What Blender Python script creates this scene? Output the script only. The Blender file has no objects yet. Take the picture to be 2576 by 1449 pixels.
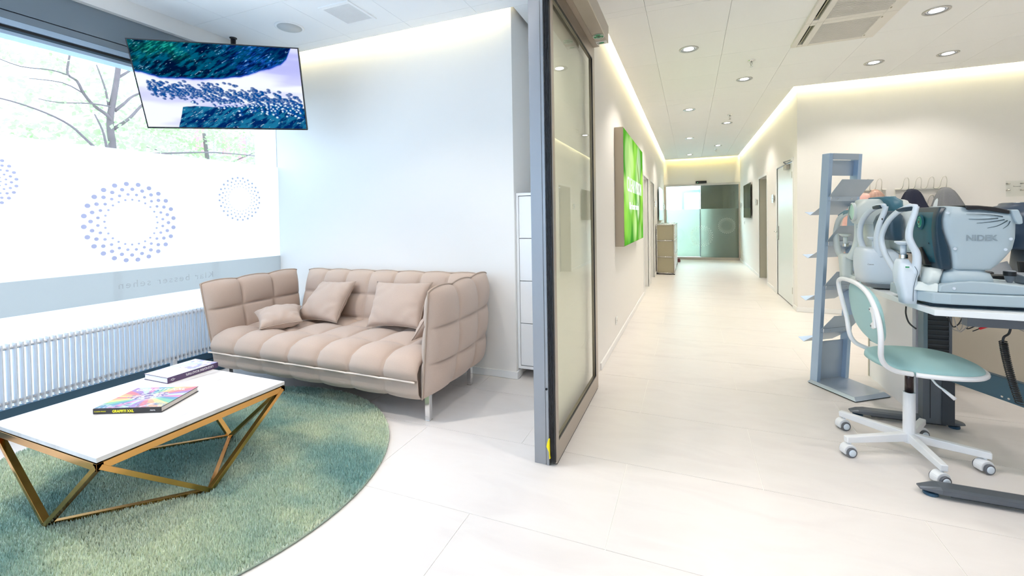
import bpy, bmesh, math, random
import numpy as np
from mathutils import Vector, Matrix
random.seed(7); RNG = np.random.default_rng(7)
C = bpy.context.scene.collection
SC = bpy.context.scene
PI = math.pi

# ------------------------------------------------------------------ camera, world, light
SC.view_settings.view_transform = 'Standard'
SC.view_settings.look = 'None'
SC.view_settings.exposure = 0.40
SC.view_settings.gamma = 1.0
SC.view_settings.use_curve_mapping = False
SC.cycles.use_denoising = True
SC.cycles.max_bounces = 10
SC.cycles.diffuse_bounces = 5
SC.cycles.transparent_max_bounces = 16
SC.cycles.caustics_reflective = False
SC.cycles.caustics_refractive = False
SC.cycles.sample_clamp_indirect = 6.0

cam = bpy.data.objects.new('camera', bpy.data.cameras.new('camera'))
C.objects.link(cam); SC.camera = cam
cam.data.sensor_width = 36.0; cam.data.sensor_fit = 'HORIZONTAL'
cam.data.lens = 1101.695 * 36 / 2576
cam.data.shift_y = -(724.5 - 570.91) / 2576
cam.data.clip_start = 0.05; cam.data.clip_end = 200
YAW, PIT, ROL = .386489, .0199228, -.0164744
def camrot():
    cy, sy = math.cos(YAW), math.sin(YAW); cp, sp = math.cos(PIT), math.sin(PIT); cr, sr = math.cos(ROL), math.sin(ROL)
    A = Matrix(((cy, 0, sy), (0, 1, 0), (-sy, 0, cy)))
    Bm = Matrix(((1, 0, 0), (0, cp, -sp), (0, sp, cp)))
    D = Matrix(((cr, -sr, 0), (sr, cr, 0), (0, 0, 1)))
    M = D @ Bm @ A
    w = lambda r: Vector((r[0], r[2], -r[1]))
    r, d, f = w(M[0]), w(M[1]), w(M[2])
    return Matrix((r, -d, -f)).transposed()
cam.matrix_world = Matrix.Translation((0, 0, 1.32)) @ camrot().to_4x4()

W = bpy.data.worlds.new('sky'); SC.world = W; W.use_nodes = True
wn = W.node_tree
wn.nodes['Background'].inputs[0].default_value = (0.60, 0.80, 1.0, 1)
wn.nodes['Background'].inputs[1].default_value = 3.7

def area_light(name, loc, size, power, color, rot=(0, 0, 0), portal=False, spread=PI):
    l = bpy.data.lights.new(name, 'AREA'); l.shape = 'RECTANGLE'; l.size, l.size_y = size
    l.energy = power; l.color = color; l.spread = spread
    if portal: l.cycles.is_portal = True
    o = bpy.data.objects.new(name, l); C.objects.link(o); o.location = loc; o.rotation_euler = rot
    return o
area_light('window_portal', (-4.02, -0.1, 1.34), (2.36, 6.8), 1, (1, 1, 1), (0, -PI / 2, 0), portal=True)

# ------------------------------------------------------------------ materials
def principled(name, col, rough=0.5, metal=0.0, spec=0.5, emis=None, estr=0.0, bump=0.0, bscale=200, vary=0.0, vscale=3, sheen=0.0, coat=0.0, alpha=1.0):
    m = bpy.data.materials.new(name); m.use_nodes = True
    nt = m.node_tree; b = nt.nodes['Principled BSDF']
    b.inputs['Base Color'].default_value = (*col, 1); b.inputs['Roughness'].default_value = rough
    b.inputs['Metallic'].default_value = metal; b.inputs['Specular IOR Level'].default_value = spec
    b.inputs['Sheen Weight'].default_value = sheen; b.inputs['Coat Weight'].default_value = coat
    b.inputs['Alpha'].default_value = alpha
    if emis: b.inputs['Emission Color'].default_value = (*emis, 1); b.inputs['Emission Strength'].default_value = estr
    tc = nt.nodes.new('ShaderNodeTexCoord')
    if vary:
        n = nt.nodes.new('ShaderNodeTexNoise'); n.inputs['Scale'].default_value = vscale; n.inputs['Detail'].default_value = 5
        nt.links.new(tc.outputs['Object'], n.inputs['Vector'])
        mx = nt.nodes.new('ShaderNodeMix'); mx.data_type = 'RGBA'
        mx.inputs[6].default_value = (*[c * (1 - vary) for c in col], 1); mx.inputs[7].default_value = (*[min(1, c * (1 + vary)) for c in col], 1)
        nt.links.new(n.outputs['Fac'], mx.inputs[0]); nt.links.new(mx.outputs[2], b.inputs['Base Color'])
    if bump:
        n = nt.nodes.new('ShaderNodeTexNoise'); n.inputs['Scale'].default_value = bscale; n.inputs['Detail'].default_value = 3
        nt.links.new(tc.outputs['Object'], n.inputs['Vector'])
        bp = nt.nodes.new('ShaderNodeBump'); bp.inputs['Strength'].default_value = bump; bp.inputs['Distance'].default_value = 0.003
        nt.links.new(n.outputs['Fac'], bp.inputs['Height']); nt.links.new(bp.outputs[0], b.inputs['Normal'])
    return m
def ramp_mat(name, stops, scale=4, rough=.5, stretch=(1, 1, 1), distort=0.0, detail=6, bump=0.0, spec=.5):
    m = principled(name, stops[0][1], rough, spec=spec); nt = m.node_tree; b = nt.nodes['Principled BSDF']
    tc = nt.nodes.new('ShaderNodeTexCoord'); mp = nt.nodes.new('ShaderNodeMapping'); mp.inputs['Scale'].default_value = stretch
    n = nt.nodes.new('ShaderNodeTexNoise'); n.inputs['Scale'].default_value = scale; n.inputs['Detail'].default_value = detail; n.inputs['Distortion'].default_value = distort
    r = nt.nodes.new('ShaderNodeValToRGB')
    while len(r.color_ramp.elements) < len(stops): r.color_ramp.elements.new(.5)
    for e, (p, c) in zip(r.color_ramp.elements, stops): e.position = p; e.color = (*c, 1)
    nt.links.new(tc.outputs['Object'], mp.inputs[0]); nt.links.new(mp.outputs[0], n.inputs['Vector'])
    nt.links.new(n.outputs['Fac'], r.inputs[0]); nt.links.new(r.outputs[0], b.inputs['Base Color'])
    if bump:
        bp = nt.nodes.new('ShaderNodeBump'); bp.inputs['Strength'].default_value = bump; bp.inputs['Distance'].default_value = 0.002
        nt.links.new(n.outputs['Fac'], bp.inputs['Height']); nt.links.new(bp.outputs[0], b.inputs['Normal'])
    return m
def emission(name, col, st):
    m = bpy.data.materials.new(name); m.use_nodes = True; nt = m.node_tree; nt.nodes.clear()
    e = nt.nodes.new('ShaderNodeEmission'); e.inputs[0].default_value = (*col, 1); e.inputs[1].default_value = st
    o = nt.nodes.new('ShaderNodeOutputMaterial'); nt.links.new(e.outputs[0], o.inputs[0]); return m
def vcol_emission(name, st):
    m = emission(name, (1, 1, 1), st); nt = m.node_tree; a = nt.nodes.new('ShaderNodeVertexColor'); a.layer_name = 'Col'
    nt.links.new(a.outputs[0], nt.nodes['Emission'].inputs[0]); return m
def vcol_mat(name, rough=.35):
    m = principled(name, (1, 1, 1), rough); nt = m.node_tree; a = nt.nodes.new('ShaderNodeVertexColor'); a.layer_name = 'Col'
    nt.links.new(a.outputs[0], nt.nodes['Principled BSDF'].inputs['Base Color']); return m
def glass_mat(name, tint, refl=1.0, ior=1.5, rough=0.0):
    """thin pane: straight-through transmission with Fresnel reflection"""
    m = bpy.data.materials.new(name); m.use_nodes = True; nt = m.node_tree; nt.nodes.clear()
    t = nt.nodes.new('ShaderNodeBsdfTransparent'); t.inputs[0].default_value = (*tint, 1)
    g = nt.nodes.new('ShaderNodeBsdfGlossy'); g.inputs['Roughness'].default_value = rough; g.inputs[0].default_value = (refl, refl, refl, 1)
    f = nt.nodes.new('ShaderNodeFresnel'); f.inputs[0].default_value = ior
    mx = nt.nodes.new('ShaderNodeMixShader'); o = nt.nodes.new('ShaderNodeOutputMaterial')
    gm = nt.nodes.new('ShaderNodeNewGeometry'); sb = nt.nodes.new('ShaderNodeMath'); sb.operation = 'SUBTRACT'; sb.inputs[0].default_value = 1; mu = nt.nodes.new('ShaderNodeMath'); mu.operation = 'MULTIPLY'
    nt.links.new(gm.outputs['Backfacing'], sb.inputs[1]); nt.links.new(sb.outputs[0], mu.inputs[0]); nt.links.new(f.outputs[0], mu.inputs[1])
    nt.links.new(mu.outputs[0], mx.inputs[0]); nt.links.new(t.outputs[0], mx.inputs[1]); nt.links.new(g.outputs[0], mx.inputs[2]); nt.links.new(mx.outputs[0], o.inputs[0])
    return m
def film_mat(name, col, trans=.75, clear=.12):
    """frosted window film: light scatters through it"""
    m = bpy.data.materials.new(name); m.use_nodes = True; nt = m.node_tree; nt.nodes.clear()
    a = nt.nodes.new('ShaderNodeBsdfTranslucent'); a.inputs[0].default_value = (*col, 1)
    d = nt.nodes.new('ShaderNodeBsdfDiffuse'); d.inputs[0].default_value = (*col, 1)
    c = nt.nodes.new('ShaderNodeBsdfTransparent'); c.inputs[0].default_value = (*col, 1)
    m1 = nt.nodes.new('ShaderNodeMixShader'); m1.inputs[0].default_value = trans
    m2 = nt.nodes.new('ShaderNodeMixShader'); m2.inputs[0].default_value = clear
    o = nt.nodes.new('ShaderNodeOutputMaterial')
    nt.links.new(d.outputs[0], m1.inputs[1]); nt.links.new(a.outputs[0], m1.inputs[2]); nt.links.new(m1.outputs[0], m2.inputs[1]); nt.links.new(c.outputs[0], m2.inputs[2]); nt.links.new(m2.outputs[0], o.inputs[0])
    return m
M = dict(
    wall=principled('wall_paint', (.86, .84, .81), .75, spec=.2, bump=.08, bscale=300),
    ceil=principled('ceiling_white', (.93, .94, .945), .65, spec=.25),
    grout=principled('grout', (.90, .88, .84), .8),
    tile=ramp_mat('stone_tile', [(.25, (.71, .672, .655)), (.5, (.76, .728, .708)), (.8, (.725, .69, .665))], 2.2, .38, (1, 3, 1), .6, 8, .05, .45),
    white=principled('white_lacquer', (.88, .89, .90), .35),
    trim=principled('white_trim', (.88, .88, .87), .4),
    steel=principled('brushed_steel', (.55, .54, .52), .32, 1.0),
    chrome=principled('chrome', (.75, .75, .75), .12, 1.0),
    alu=principled('bronze_aluminium', (.47, .42, .37), .38, .85),
    post=principled('grey_aluminium', (.33, .345, .37), .42, .6, bump=.05, bscale=900),
    seal=principled('black_rubber', (.012, .012, .015), .45),
    black=principled('black_plastic', (.012, .013, .016), .35),
    fascia=principled('grey_fascia', (.20, .25, .30), .5, .3, bump=.05, bscale=900),
    frame_dark=principled('dark_frame', (.06, .10, .14), .4, .3),
    frame_light=principled('light_frame', (.42, .55, .70), .35, .3),
    sill=principled('sill_paint', (.055, .12, .18), .45),
    radiator=principled('radiator_white', (.66, .67, .70), .4),
    fabric=principled('sofa_fabric', (.52, .405, .335), .92, spec=.15, bump=.5, bscale=700, vary=.10, vscale=260, sheen=.25),
    piping=principled('sofa_piping', (.42, .33, .27), .9, spec=.15),
    piping_l=principled('sofa_front_piping', (.82, .70, .62), .9, spec=.15),
    brass=principled('brass', (.62, .33, .10), .16, 1.0),
    marble=ramp_mat('marble', [(.30, (.46, .41, .38)), (.42, (.66, .635, .62)), (.6, (.73, .715, .71)), (.8, (.66, .65, .66))], 2.0, .16, (3, 1, 1), 1.6, 9),
    stand=principled('stand_grey', (.46, .54, .63), .45, .55, bump=.04, bscale=900),
    stand_lit=principled('stand_daylit', (.42, .56, .74), .4, .5),  # window's blue light put into the colour of uprights and tray lips
    desk_top=principled('desk_white', (.82, .87, .90), .4),
    desk_metal=principled('desk_grey', (.13, .15, .18), .42, .5),
    desk_dark=principled('desk_dark', (.05, .06, .075), .45, .3),
    mint=principled('mint_fabric', (.35, .58, .59), .9, spec=.2, bump=.35, bscale=900, vary=.06, vscale=300, sheen=.2),
    chair_w=principled('chair_white', (.83, .85, .88), .32),
    caster_g=principled('caster_grey', (.12, .13, .15), .5),
    dev=principled('device_white', (.40, .50, .56), .42, bump=.05, bscale=900),
    dev_l=principled('device_pale', (.64, .73, .82), .38),
    dev_w=principled('device_cream', (.64, .71, .71), .4),
    dev_g=principled('device_grey', (.22, .25, .29), .45),
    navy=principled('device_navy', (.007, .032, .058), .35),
    teal=principled('device_teal_glass', (.008, .095, .14), .42, spec=.3),
    lens_g=principled('green_lens', (.01, .42, .28), .2, coat=.3),
    groove=principled('vent_groove', (.03, .06, .08), .6),
    engraved=principled('engraved_grey', (.26, .33, .38), .5),
    pink=principled('pink_cloth', (.72, .44, .40), .8, vary=.15, vscale=30),
    rose=principled('rose_satin', (.50, .33, .28), .28, .35, vary=.2, vscale=20),
    navy_cloth=principled('navy_cloth', (.008, .012, .035), .8),
    grey_cloth=principled('grey_cloth', (.20, .21, .24), .92, vary=.25, vscale=200),
    rack=principled('rack_cream', (.78, .77, .72), .4),
    locker=principled('locker_beige', (.40, .365, .26), .5),
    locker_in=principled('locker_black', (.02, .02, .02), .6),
    door=principled('door_lacquer', (.78, .82, .82), .3),
    reveal=principled('door_reveal', (.52, .50, .40), .5),
    olive=principled('olive_wall', (.13, .135, .10), .6),
    acrylic=glass_mat('clear_acrylic', (.97, .98, .97)),
    glass=glass_mat('door_glass', (.97, .98, .93), 1.0, 1.5),
    pane=glass_mat('window_glass', (.98, .99, 1.0)),
    film=film_mat('frosted_film', (.97, .98, 1.0), .80, .05),
    film_c=film_mat('frosted_band', (.60, .58, .56), .8, .30),
    film_d=film_mat('door_film', (.54, .58, .52), .72, .10),
    dot=film_mat('dot_blue', (.62, .58, .64), .9, .35),
    dot_l=film_mat('dot_pale_blue', (.62, .59, .63), .9, .35),
    dot_w=principled('dot_white', (.80, .82, .76), .6),
    led=emission('led_strip', (1.0, .84, .46), 135), led_end=emission('led_strip_amber', (1.0, .76, .16), 200),
    led_cool=emission('led_strip_pale', (1.0, .90, .52), 135),
    lamp=emission('downlight_lens', (1.0, .97, 1.0), 18),
    green_led=emission('green_led', (.1, 1, .3), 3),
    sky_room=principled('cool_white', (.80, .88, .92), .6),
    blue_frame=principled('blue_door_frame', (.10, .42, .55), .5),
    red=principled('red_plastic', (.65, .01, .02), .35),
    yellow=principled('yellow_plastic', (.90, .75, .0), .4),
    cable_w=principled('cable_grey', (.35, .33, .30), .5),
    green=principled('green_sticker', (.02, .30, .12), .4),
    sticker=principled('white_sticker', (.80, .80, .78), .5),
    leaf=principled('leaf_green', (.40, .62, .42), .6),
    bark=principled('bark', (.20, .15, .145), .9, vary=.2, vscale=12),
    pavement=principled('pavement', (.55, .56, .56), .9, vary=.08, vscale=2),
    render_w=principled('pale_render', (.80, .80, .80), .9),
    shutter=principled('red_shutter', (.75, .25, .25), .7),
    shoe=principled('wine_leather', (.14, .02, .03), .5),
    paper=principled('paper', (.82, .82, .84), .8),
    page=principled('book_pages', (.62, .58, .54), .9),
    spine_k=principled('spine_black', (.03, .028, .03), .5),
    spine_p=principled('spine_purple', (.10, .06, .14), .5),
    txt_y=principled('print_yellow', (.95, .88, .03), .5),
    txt_w=principled('print_white', (.92, .92, .92), .5),
    txt_k=principled('print_dark', (.05, .05, .05), .5),
    txt_e=emission('lit_lettering', (.92, .96, 1.0), .95),
    txt_b=emission('lit_lettering_dark', (.04, .12, .10), .6),
    txt_band=film_mat('band_lettering', (.90, .90, .90), .6, .85),
    amber=principled('amber_glass', (.35, .16, .04), .2),
    rug=ramp_mat('rug_base', [(.3, (.28, .40, .34)), (.7, (.42, .50, .40))], 2.5, .95),
)

# ------------------------------------------------------------------ builders
OFF = {}
def vecoff(o): return OFF.get(o.name, Vector((0, 0, 0))) if o else Vector((0, 0, 0))
def thing(name, label, cat, loc=(0, 0, 0), group=None, kind=None):
    o = bpy.data.objects.new(name, None); C.objects.link(o); o.location = loc; o.empty_display_size = .1
    if label: o['label'] = label
    if cat: o['category'] = cat
    if group: o['group'] = group
    if kind: o['kind'] = kind
    OFF[o.name] = Vector(loc); return o
def tag(o, label, cat, group=None, kind=None):
    if label: o['label'] = label
    if cat: o['category'] = cat
    if group: o['group'] = group
    if kind: o['kind'] = kind
    return o
class B:
    def __init__(s): s.bm = bmesh.new()
    def box(s, x0, x1, y0, y1, z0, z1, rot=None, piv=None):
        v = [s.bm.verts.new(p) for p in ((x0, y0, z0), (x1, y0, z0), (x1, y1, z0), (x0, y1, z0), (x0, y0, z1), (x1, y0, z1), (x1, y1, z1), (x0, y1, z1))]
        for f in ((3, 2, 1, 0), (4, 5, 6, 7), (0, 1, 5, 4), (1, 2, 6, 5), (2, 3, 7, 6), (3, 0, 4, 7)): s.bm.faces.new([v[i] for i in f])
        if rot is not None:
            pv = Vector(piv)
            for q in v: q.co = rot @ (q.co - pv) + pv
        return s
    def hexa(s, p):
        v = [s.bm.verts.new(q) for q in p]
        for f in ((3, 2, 1, 0), (4, 5, 6, 7), (0, 1, 5, 4), (1, 2, 6, 5), (2, 3, 7, 6), (3, 0, 4, 7)): s.bm.faces.new([v[i] for i in f])
        return s
    def bar(s, a, b, w, h, up=(0, 0, 1), w2=None, h2=None):
        a, b = Vector(a), Vector(b); d = (b - a).normalized(); r = d.cross(Vector(up)).normalized(); u = r.cross(d)
        w2 = w if w2 is None else w2; h2 = h if h2 is None else h2
        P = []
        for q, ww, hh in ((a, w, h), (b, w2, h2)):
            for i, j in ((-1, -1), (1, -1), (1, 1), (-1, 1)): P.append(q + r * i * ww / 2 + u * j * hh / 2)
        v = [s.bm.verts.new(p) for p in P]
        for f in ((3, 2, 1, 0), (4, 5, 6, 7), (0, 1, 5, 4), (1, 2, 6, 5), (2, 3, 7, 6), (3, 0, 4, 7)): s.bm.faces.new([v[i] for i in f])
        return s
    def tube(s, pts, r, seg=8, closed=False, smooth=0, sx=1.0, upv=None):
        pts = [Vector(p) for p in pts]
        if smooth: pts = spline(pts, smooth, closed)
        n = len(pts); rings = []; prev = None
        rr = r if callable(r) else (lambda t: r)
        for i, p in enumerate(pts):
            a = pts[(i - 1) % n] if (closed or i) else p; b = pts[(i + 1) % n] if (closed or i < n - 1) else p
            t = (b - a); t = t.normalized() if t.length > 1e-9 else Vector((0, 0, 1))
            if prev is None:
                ref = Vector(upv) if upv else (Vector((0, 0, 1)) if abs(t.z) < .9 else Vector((1, 0, 0)))
                u = (ref - t * ref.dot(t)).normalized()
            else: u = (prev - t * prev.dot(t)).normalized()
            prev = u; w = t.cross(u); R_ = rr(i / max(1, n - 1))
            rings.append([s.bm.verts.new(p + (u * math.cos(2 * PI * k / seg) * sx + w * math.sin(2 * PI * k / seg)) * R_) for k in range(seg)])
        m = n if closed else n - 1
        for i in range(m):
            A, Bq = rings[i], rings[(i + 1) % n]
            for k in range(seg): s.bm.faces.new((A[k], A[(k + 1) % seg], Bq[(k + 1) % seg], Bq[k]))
        if not closed:
            s.bm.faces.new(rings[0][::-1]); s.bm.faces.new(rings[-1])
        return s
    def cyl(s, a, b, r, r2=None, seg=16):
        r2 = r if r2 is None else r2
        return s.tube([a, b], lambda t: r + (r2 - r) * t, seg)
    def lathe(s, c, prof, axis=(0, 0, 1), seg=24, sx=1, sy=1, cap=False):
        c = Vector(c); ax = Vector(axis).normalized(); ref = Vector((1, 0, 0)) if abs(ax.x) < .9 else Vector((0, 1, 0))
        u = (ref - ax * ref.dot(ax)).normalized(); w = ax.cross(u); rings = []
        for r, t in prof:
            if r < 1e-6: rings.append([s.bm.verts.new(c + ax * t)])
            else: rings.append([s.bm.verts.new(c + ax * t + u * math.cos(2 * PI * k / seg) * r * sx + w * math.sin(2 * PI * k / seg) * r * sy) for k in range(seg)])
        for A, Q in zip(rings, rings[1:]):
            for k in range(seg):
                k2 = (k + 1) % seg
                if len(A) == 1 and len(Q) == 1: continue
                if len(A) == 1: s.bm.faces.new((A[0], Q[k2], Q[k]))
                elif len(Q) == 1: s.bm.faces.new((A[k], A[k2], Q[0]))
                else: s.bm.faces.new((A[k], A[k2], Q[k2], Q[k]))
        for Rg, rev in ((rings[0], True), (rings[-1], False)):
            if len(Rg) > 2 and (len(prof) == 2 or cap): s.bm.faces.new(Rg[::-1] if rev else Rg)
        return s
    def prism(s, poly, vec):
        a = [s.bm.verts.new(p) for p in poly]; vec = Vector(vec); b = [s.bm.verts.new(Vector(p) + vec) for p in poly]; n = len(poly)
        s.bm.faces.new(a[::-1]); s.bm.faces.new(b)
        for i in range(n): s.bm.faces.new((a[i], a[(i + 1) % n], b[(i + 1) % n], b[i]))
        return s
    def grid(s, f, nu, nv, flip=False):
        g = [[s.bm.verts.new(f(i / nu, j / nv)) for j in range(nv + 1)] for i in range(nu + 1)]
        for i in range(nu):
            for j in range(nv):
                q = (g[i][j], g[i + 1][j], g[i + 1][j + 1], g[i][j + 1]); s.bm.faces.new(q[::-1] if flip else q)
        return s
    def ball(s, c, r, seg=12, sc=(1, 1, 1)):
        c = Vector(c)
        bmesh.ops.create_uvsphere(s.bm, u_segments=seg, v_segments=max(6, seg // 2), radius=1, matrix=Matrix.Translation(c) @ Matrix.Diagonal((r * sc[0], r * sc[1], r * sc[2], 1)))
        return s
    def build(s, name, m, parent=None, smooth=False, bevel=0.0, seg=2, kind=None, sub=0, label=None, merge=False):
        bm = s.bm
        if merge: bmesh.ops.remove_doubles(bm, verts=bm.verts, dist=1e-5)
        bmesh.ops.recalc_face_normals(bm, faces=bm.faces)
        if parent is not None: off = vecoff(parent)
        else:
            co = [v.co for v in bm.verts]
            off = Vector(((min(c.x for c in co) + max(c.x for c in co)) / 2, (min(c.y for c in co) + max(c.y for c in co)) / 2, min(c.z for c in co)))
        for v in bm.verts: v.co -= off
        me = bpy.data.meshes.new(name); bm.to_mesh(me); bm.free()
        me.materials.append(M[m] if isinstance(m, str) else m)
        if smooth: me.polygons.foreach_set('use_smooth', [True] * len(me.polygons))
        o = bpy.data.objects.new(name, me); C.objects.link(o)
        OFF[o.name] = Vector(off)
        if parent is not None: o.parent = parent
        else: o.location = off
        if bevel:
            b = o.modifiers.new('bevel', 'BEVEL'); b.width = bevel; b.segments = seg; b.limit_method = 'ANGLE'; b.angle_limit = .6
        if sub:
            q = o.modifiers.new('subdivide', 'SUBSURF'); q.levels = sub; q.render_levels = sub
        if kind: o['kind'] = kind
        if label: o['label'] = label
        return o
def spline(p, k, closed=False):
    n = len(p); out = []
    for i in range(n if closed else n - 1):
        g = lambda j: p[j % n] if closed else p[max(0, min(n - 1, j))]
        p0, p1, p2, p3 = g(i - 1), g(i), g(i + 1), g(i + 2)
        for t in range(k):
            t /= k
            out.append(.5 * ((2 * p1) + (p2 - p0) * t + (2 * p0 - 5 * p1 + 4 * p2 - p3) * t * t + (3 * p1 - p0 - 3 * p2 + p3) * t ** 3))
    if not closed: out.append(p[-1])
    return out
def S(name, b, m, **k): return b.build(name, m, kind='structure', **k)
def np_mesh(name, verts, faces, m, parent=None, cols=None, kind=None, smooth=False):
    """faces: (n,3) or (n,4) array; cols per vertex"""
    me = bpy.data.meshes.new(name); off = vecoff(parent); verts = np.asarray(verts, np.float32) - np.array(off, np.float32)
    k = faces.shape[1]
    me.vertices.add(len(verts)); me.vertices.foreach_set('co', verts.ravel())
    me.loops.add(faces.size); me.loops.foreach_set('vertex_index', faces.ravel().astype(np.int32))
    me.polygons.add(len(faces)); me.polygons.foreach_set('loop_start', (np.arange(len(faces)) * k).astype(np.int32))
    me.update(calc_edges=True)
    if cols is not None:
        a = me.color_attributes.new('Col', 'FLOAT_COLOR', 'POINT'); cc = np.ones((len(verts), 4), np.float32); cc[:, :3] = cols; a.data.foreach_set('color', cc.ravel())
    me.materials.append(M[m] if isinstance(m, str) else m)
    if smooth: me.polygons.foreach_set('use_smooth', [True] * len(me.polygons))
    o = bpy.data.objects.new(name, me); C.objects.link(o)
    if parent is not None: o.parent = parent
    if kind: o['kind'] = kind
    OFF[o.name] = Vector(off); return o
def color_panel(name, O, U, V, fn, nu, nv, m, parent):
    """flat printed or lit panel: colours from fn(u,v) (arrays) on a fine grid"""
    u, v = np.meshgrid(np.linspace(0, 1, nu), np.linspace(0, 1, nv), indexing='ij')
    O, U, V = (np.array(q, float) for q in (O, U, V))
    P = O + u[..., None] * U + v[..., None] * V
    i, j = np.meshgrid(np.arange(nu - 1), np.arange(nv - 1), indexing='ij'); k = (i * nv + j).ravel()
    F = np.stack([k, k + nv, k + nv + 1, k + 1], 1)
    return np_mesh(name, P.reshape(-1, 3), F, m, parent, fn(u, v).reshape(-1, 3))
def text(name, s, O, U, V, h, m, parent, depth=.0005, align='LEFT', spacing=1.0, squash=1.0, bold=0.0):
    cu = bpy.data.curves.new(name, 'FONT'); cu.body = s; cu.size = h * 1.4; cu.extrude = depth; cu.align_x = align; cu.offset = bold; cu.space_character = spacing
    tmp = bpy.data.objects.new(name, cu); C.objects.link(tmp); bpy.context.view_layer.update()
    me = bpy.data.meshes.new_from_object(tmp.evaluated_get(bpy.context.evaluated_depsgraph_get())); bpy.data.objects.remove(tmp)
    me.materials.clear(); me.materials.append(M[m]); me.name = name; o = bpy.data.objects.new(name, me); C.objects.link(o)
    U = Vector(U).normalized(); V = Vector(V).normalized(); N = U.cross(V)
    R = Matrix((U * squash, V, N)).transposed().to_4x4()
    o.parent = parent; o.matrix_local = Matrix.Translation(Vector(O) - vecoff(parent)) @ R
    return o
def sm(x, a, b): t = np.clip((x - a) / (b - a), 0, 1); return t * t * (3 - 2 * t)
def vnoise(x, y, seed=0):
    """value noise on arrays"""
    xi, yi = np.floor(x).astype(int), np.floor(y).astype(int); fx, fy = x - xi, y - yi
    def h(a, b):
        n = (a * 374761393 + b * 668265263 + seed * 974634777) & 0x7fffffff; n = ((n ^ (n >> 13)) * 1274126177) & 0x7fffffff
        return ((n ^ (n >> 16)) & 0xffff) / 65535.
    fx = fx * fx * (3 - 2 * fx); fy = fy * fy * (3 - 2 * fy)
    return (h(xi, yi) * (1 - fx) + h(xi + 1, yi) * fx) * (1 - fy) + (h(xi, yi + 1) * (1 - fx) + h(xi + 1, yi + 1) * fx) * fy
def fbm(x, y, o=4, seed=0): return sum(vnoise(x * 2 ** k, y * 2 ** k, seed + k) / 2 ** (k + 1) for k in range(o))
def lerp(c0, c1, t): return np.array(c0) * (1 - t[..., None]) + np.array(c1) * t[..., None]
def dup(root, loc, label=None):
    r = root.copy(); C.objects.link(r); r.location = loc
    if label: r['label'] = label
    def rec(a, b):
        for ch in list(a.children):
            c = ch.copy(); C.objects.link(c); c.parent = b; rec(ch, c)
    rec(root, r); return r

# ------------------------------------------------------------------ the setting
def cells(xs0, dx, ys0, dy, rects, stagger=None):
    for (x0, x1, y0, y1) in rects:
        for j in range(math.floor((y0 - ys0) / dy) - 1, math.ceil((y1 - ys0) / dy) + 1):
            off = (stagger if (stagger and j % 2) else 0)
            for i in range(math.floor((x0 - xs0 - off) / dx) - 1, math.ceil((x1 - xs0 - off) / dx) + 1):
                a, b = max(x0, xs0 + off + i * dx), min(x1, xs0 + off + (i + 1) * dx); c, d = max(y0, ys0 + j * dy), min(y1, ys0 + (j + 1) * dy)
                if b - a > .012 and d - c > .012: yield a, b, c, d
floor = S('floor', B().box(-4.2, 4.8, -3.8, 17.2, -.12, -.0022), 'grout')
for a, b, c, d in cells(-.322, 1.24, 1.715, .65, [(-3.93, 4.6, -.9, 6.915), (-.9, 1.5, 6.915, 14.1)], .638):
    if b < -.9 and c > 3.7: continue
    t = B().box(a + .0016, b - .0016, c + .0016, d - .0016, -.006, 0).build('floor_tile', 'tile', floor)
S('floor_back', B().box(-3.93, 4.6, -3.6, -.9, -.01, 0), 'tile')

CR = [(-3.9, 4.6, -3.6, 3.272), (-1.29, 4.6, 3.272, 3.70), (-.683, 4.6, 3.70, 6.825), (-.683, 1.287, 6.825, 14.055)]
cb = B()
for r in CR: cb.box(r[0], r[1], r[2], r[3], 3.018, 3.13)
cb.box(-4.2, 4.8, -3.8, 14.3, 3.13, 3.2)
ceil = S('ceiling', cb, 'ceil')
AC = (.937, 1.612, 3.3, 5.16)
for a, b, c, d in cells(.317, .6385, 3.803, .666, [(r[0], r[1], max(r[2], -.9), r[3]) for r in CR]):
    if a > .90 and b < 1.66 and c > 3.2 and d < 5.2: continue
    if -.9 <= c: B().box(a + .0012, b - .0012, c + .0012, d - .0012, 3.0, 3.02).build('ceiling_panel', 'ceil', ceil)
S('trim_ceiling_edge', B().box(-3.95, -3.9, -3.6, 3.317, 2.875, 3.13), 'trim')

# walls
S('wall_back', B().box(-4.3, -1.33, 3.317, 3.9, 0, 3.14), 'wall')
S('wall_niche', B().box(-1.33, -.9, 3.74, 3.9, 0, 3.14), 'wall')
S('wall_stub', B().box(-.785, -.738, 2.235, 3.62, 0, 3.14), 'wall')
wl = B()
LX0, LX1 = -.90, -.726
for (y0, y1, z0, z1) in ((3.6, 7.6, 0, 3.14), (8.56, 8.93, 0, 3.14), (9.9, 14.1, 0, 3.14), (7.6, 8.56, 2.0, 3.14), (8.93, 9.9, 2.0, 3.14)): wl.box(LX0, LX1, y0, y1, z0, z1)
S('wall_left', wl, 'wall')
wr = B()
for (y0, y1, z0, z1) in ((6.87, 7.12, 0, 3.14), (8.33, 9.32, 0, 3.14), (10.34, 14.1, 0, 3.14), (7.12, 8.33, 2.06, 3.14), (9.32, 10.34, 2.04, 3.14)): wr.box(1.33, 1.56, y0, y1, z0, z1)
S('wall_right', wr, 'wall')
S('wall_alcove', B().box(1.56, 4.75, 6.87, 7.1, 0, 3.14), 'wall')
S('wall_east', B().box(4.6, 4.75, -3.8, 6.87, 0, 3.14), 'wall')
ws = B(); ws.box(-4.2, 4.75, -3.8, -3.6, 0, .5); ws.box(-4.2, 4.75, -3.8, -3.6, 2.7, 3.14)
ws.box(-4.2, -3.7, -3.8, -3.6, .5, 2.7); ws.box(-.8, 4.7, -3.8, -3.6, .5, 2.7)
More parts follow.
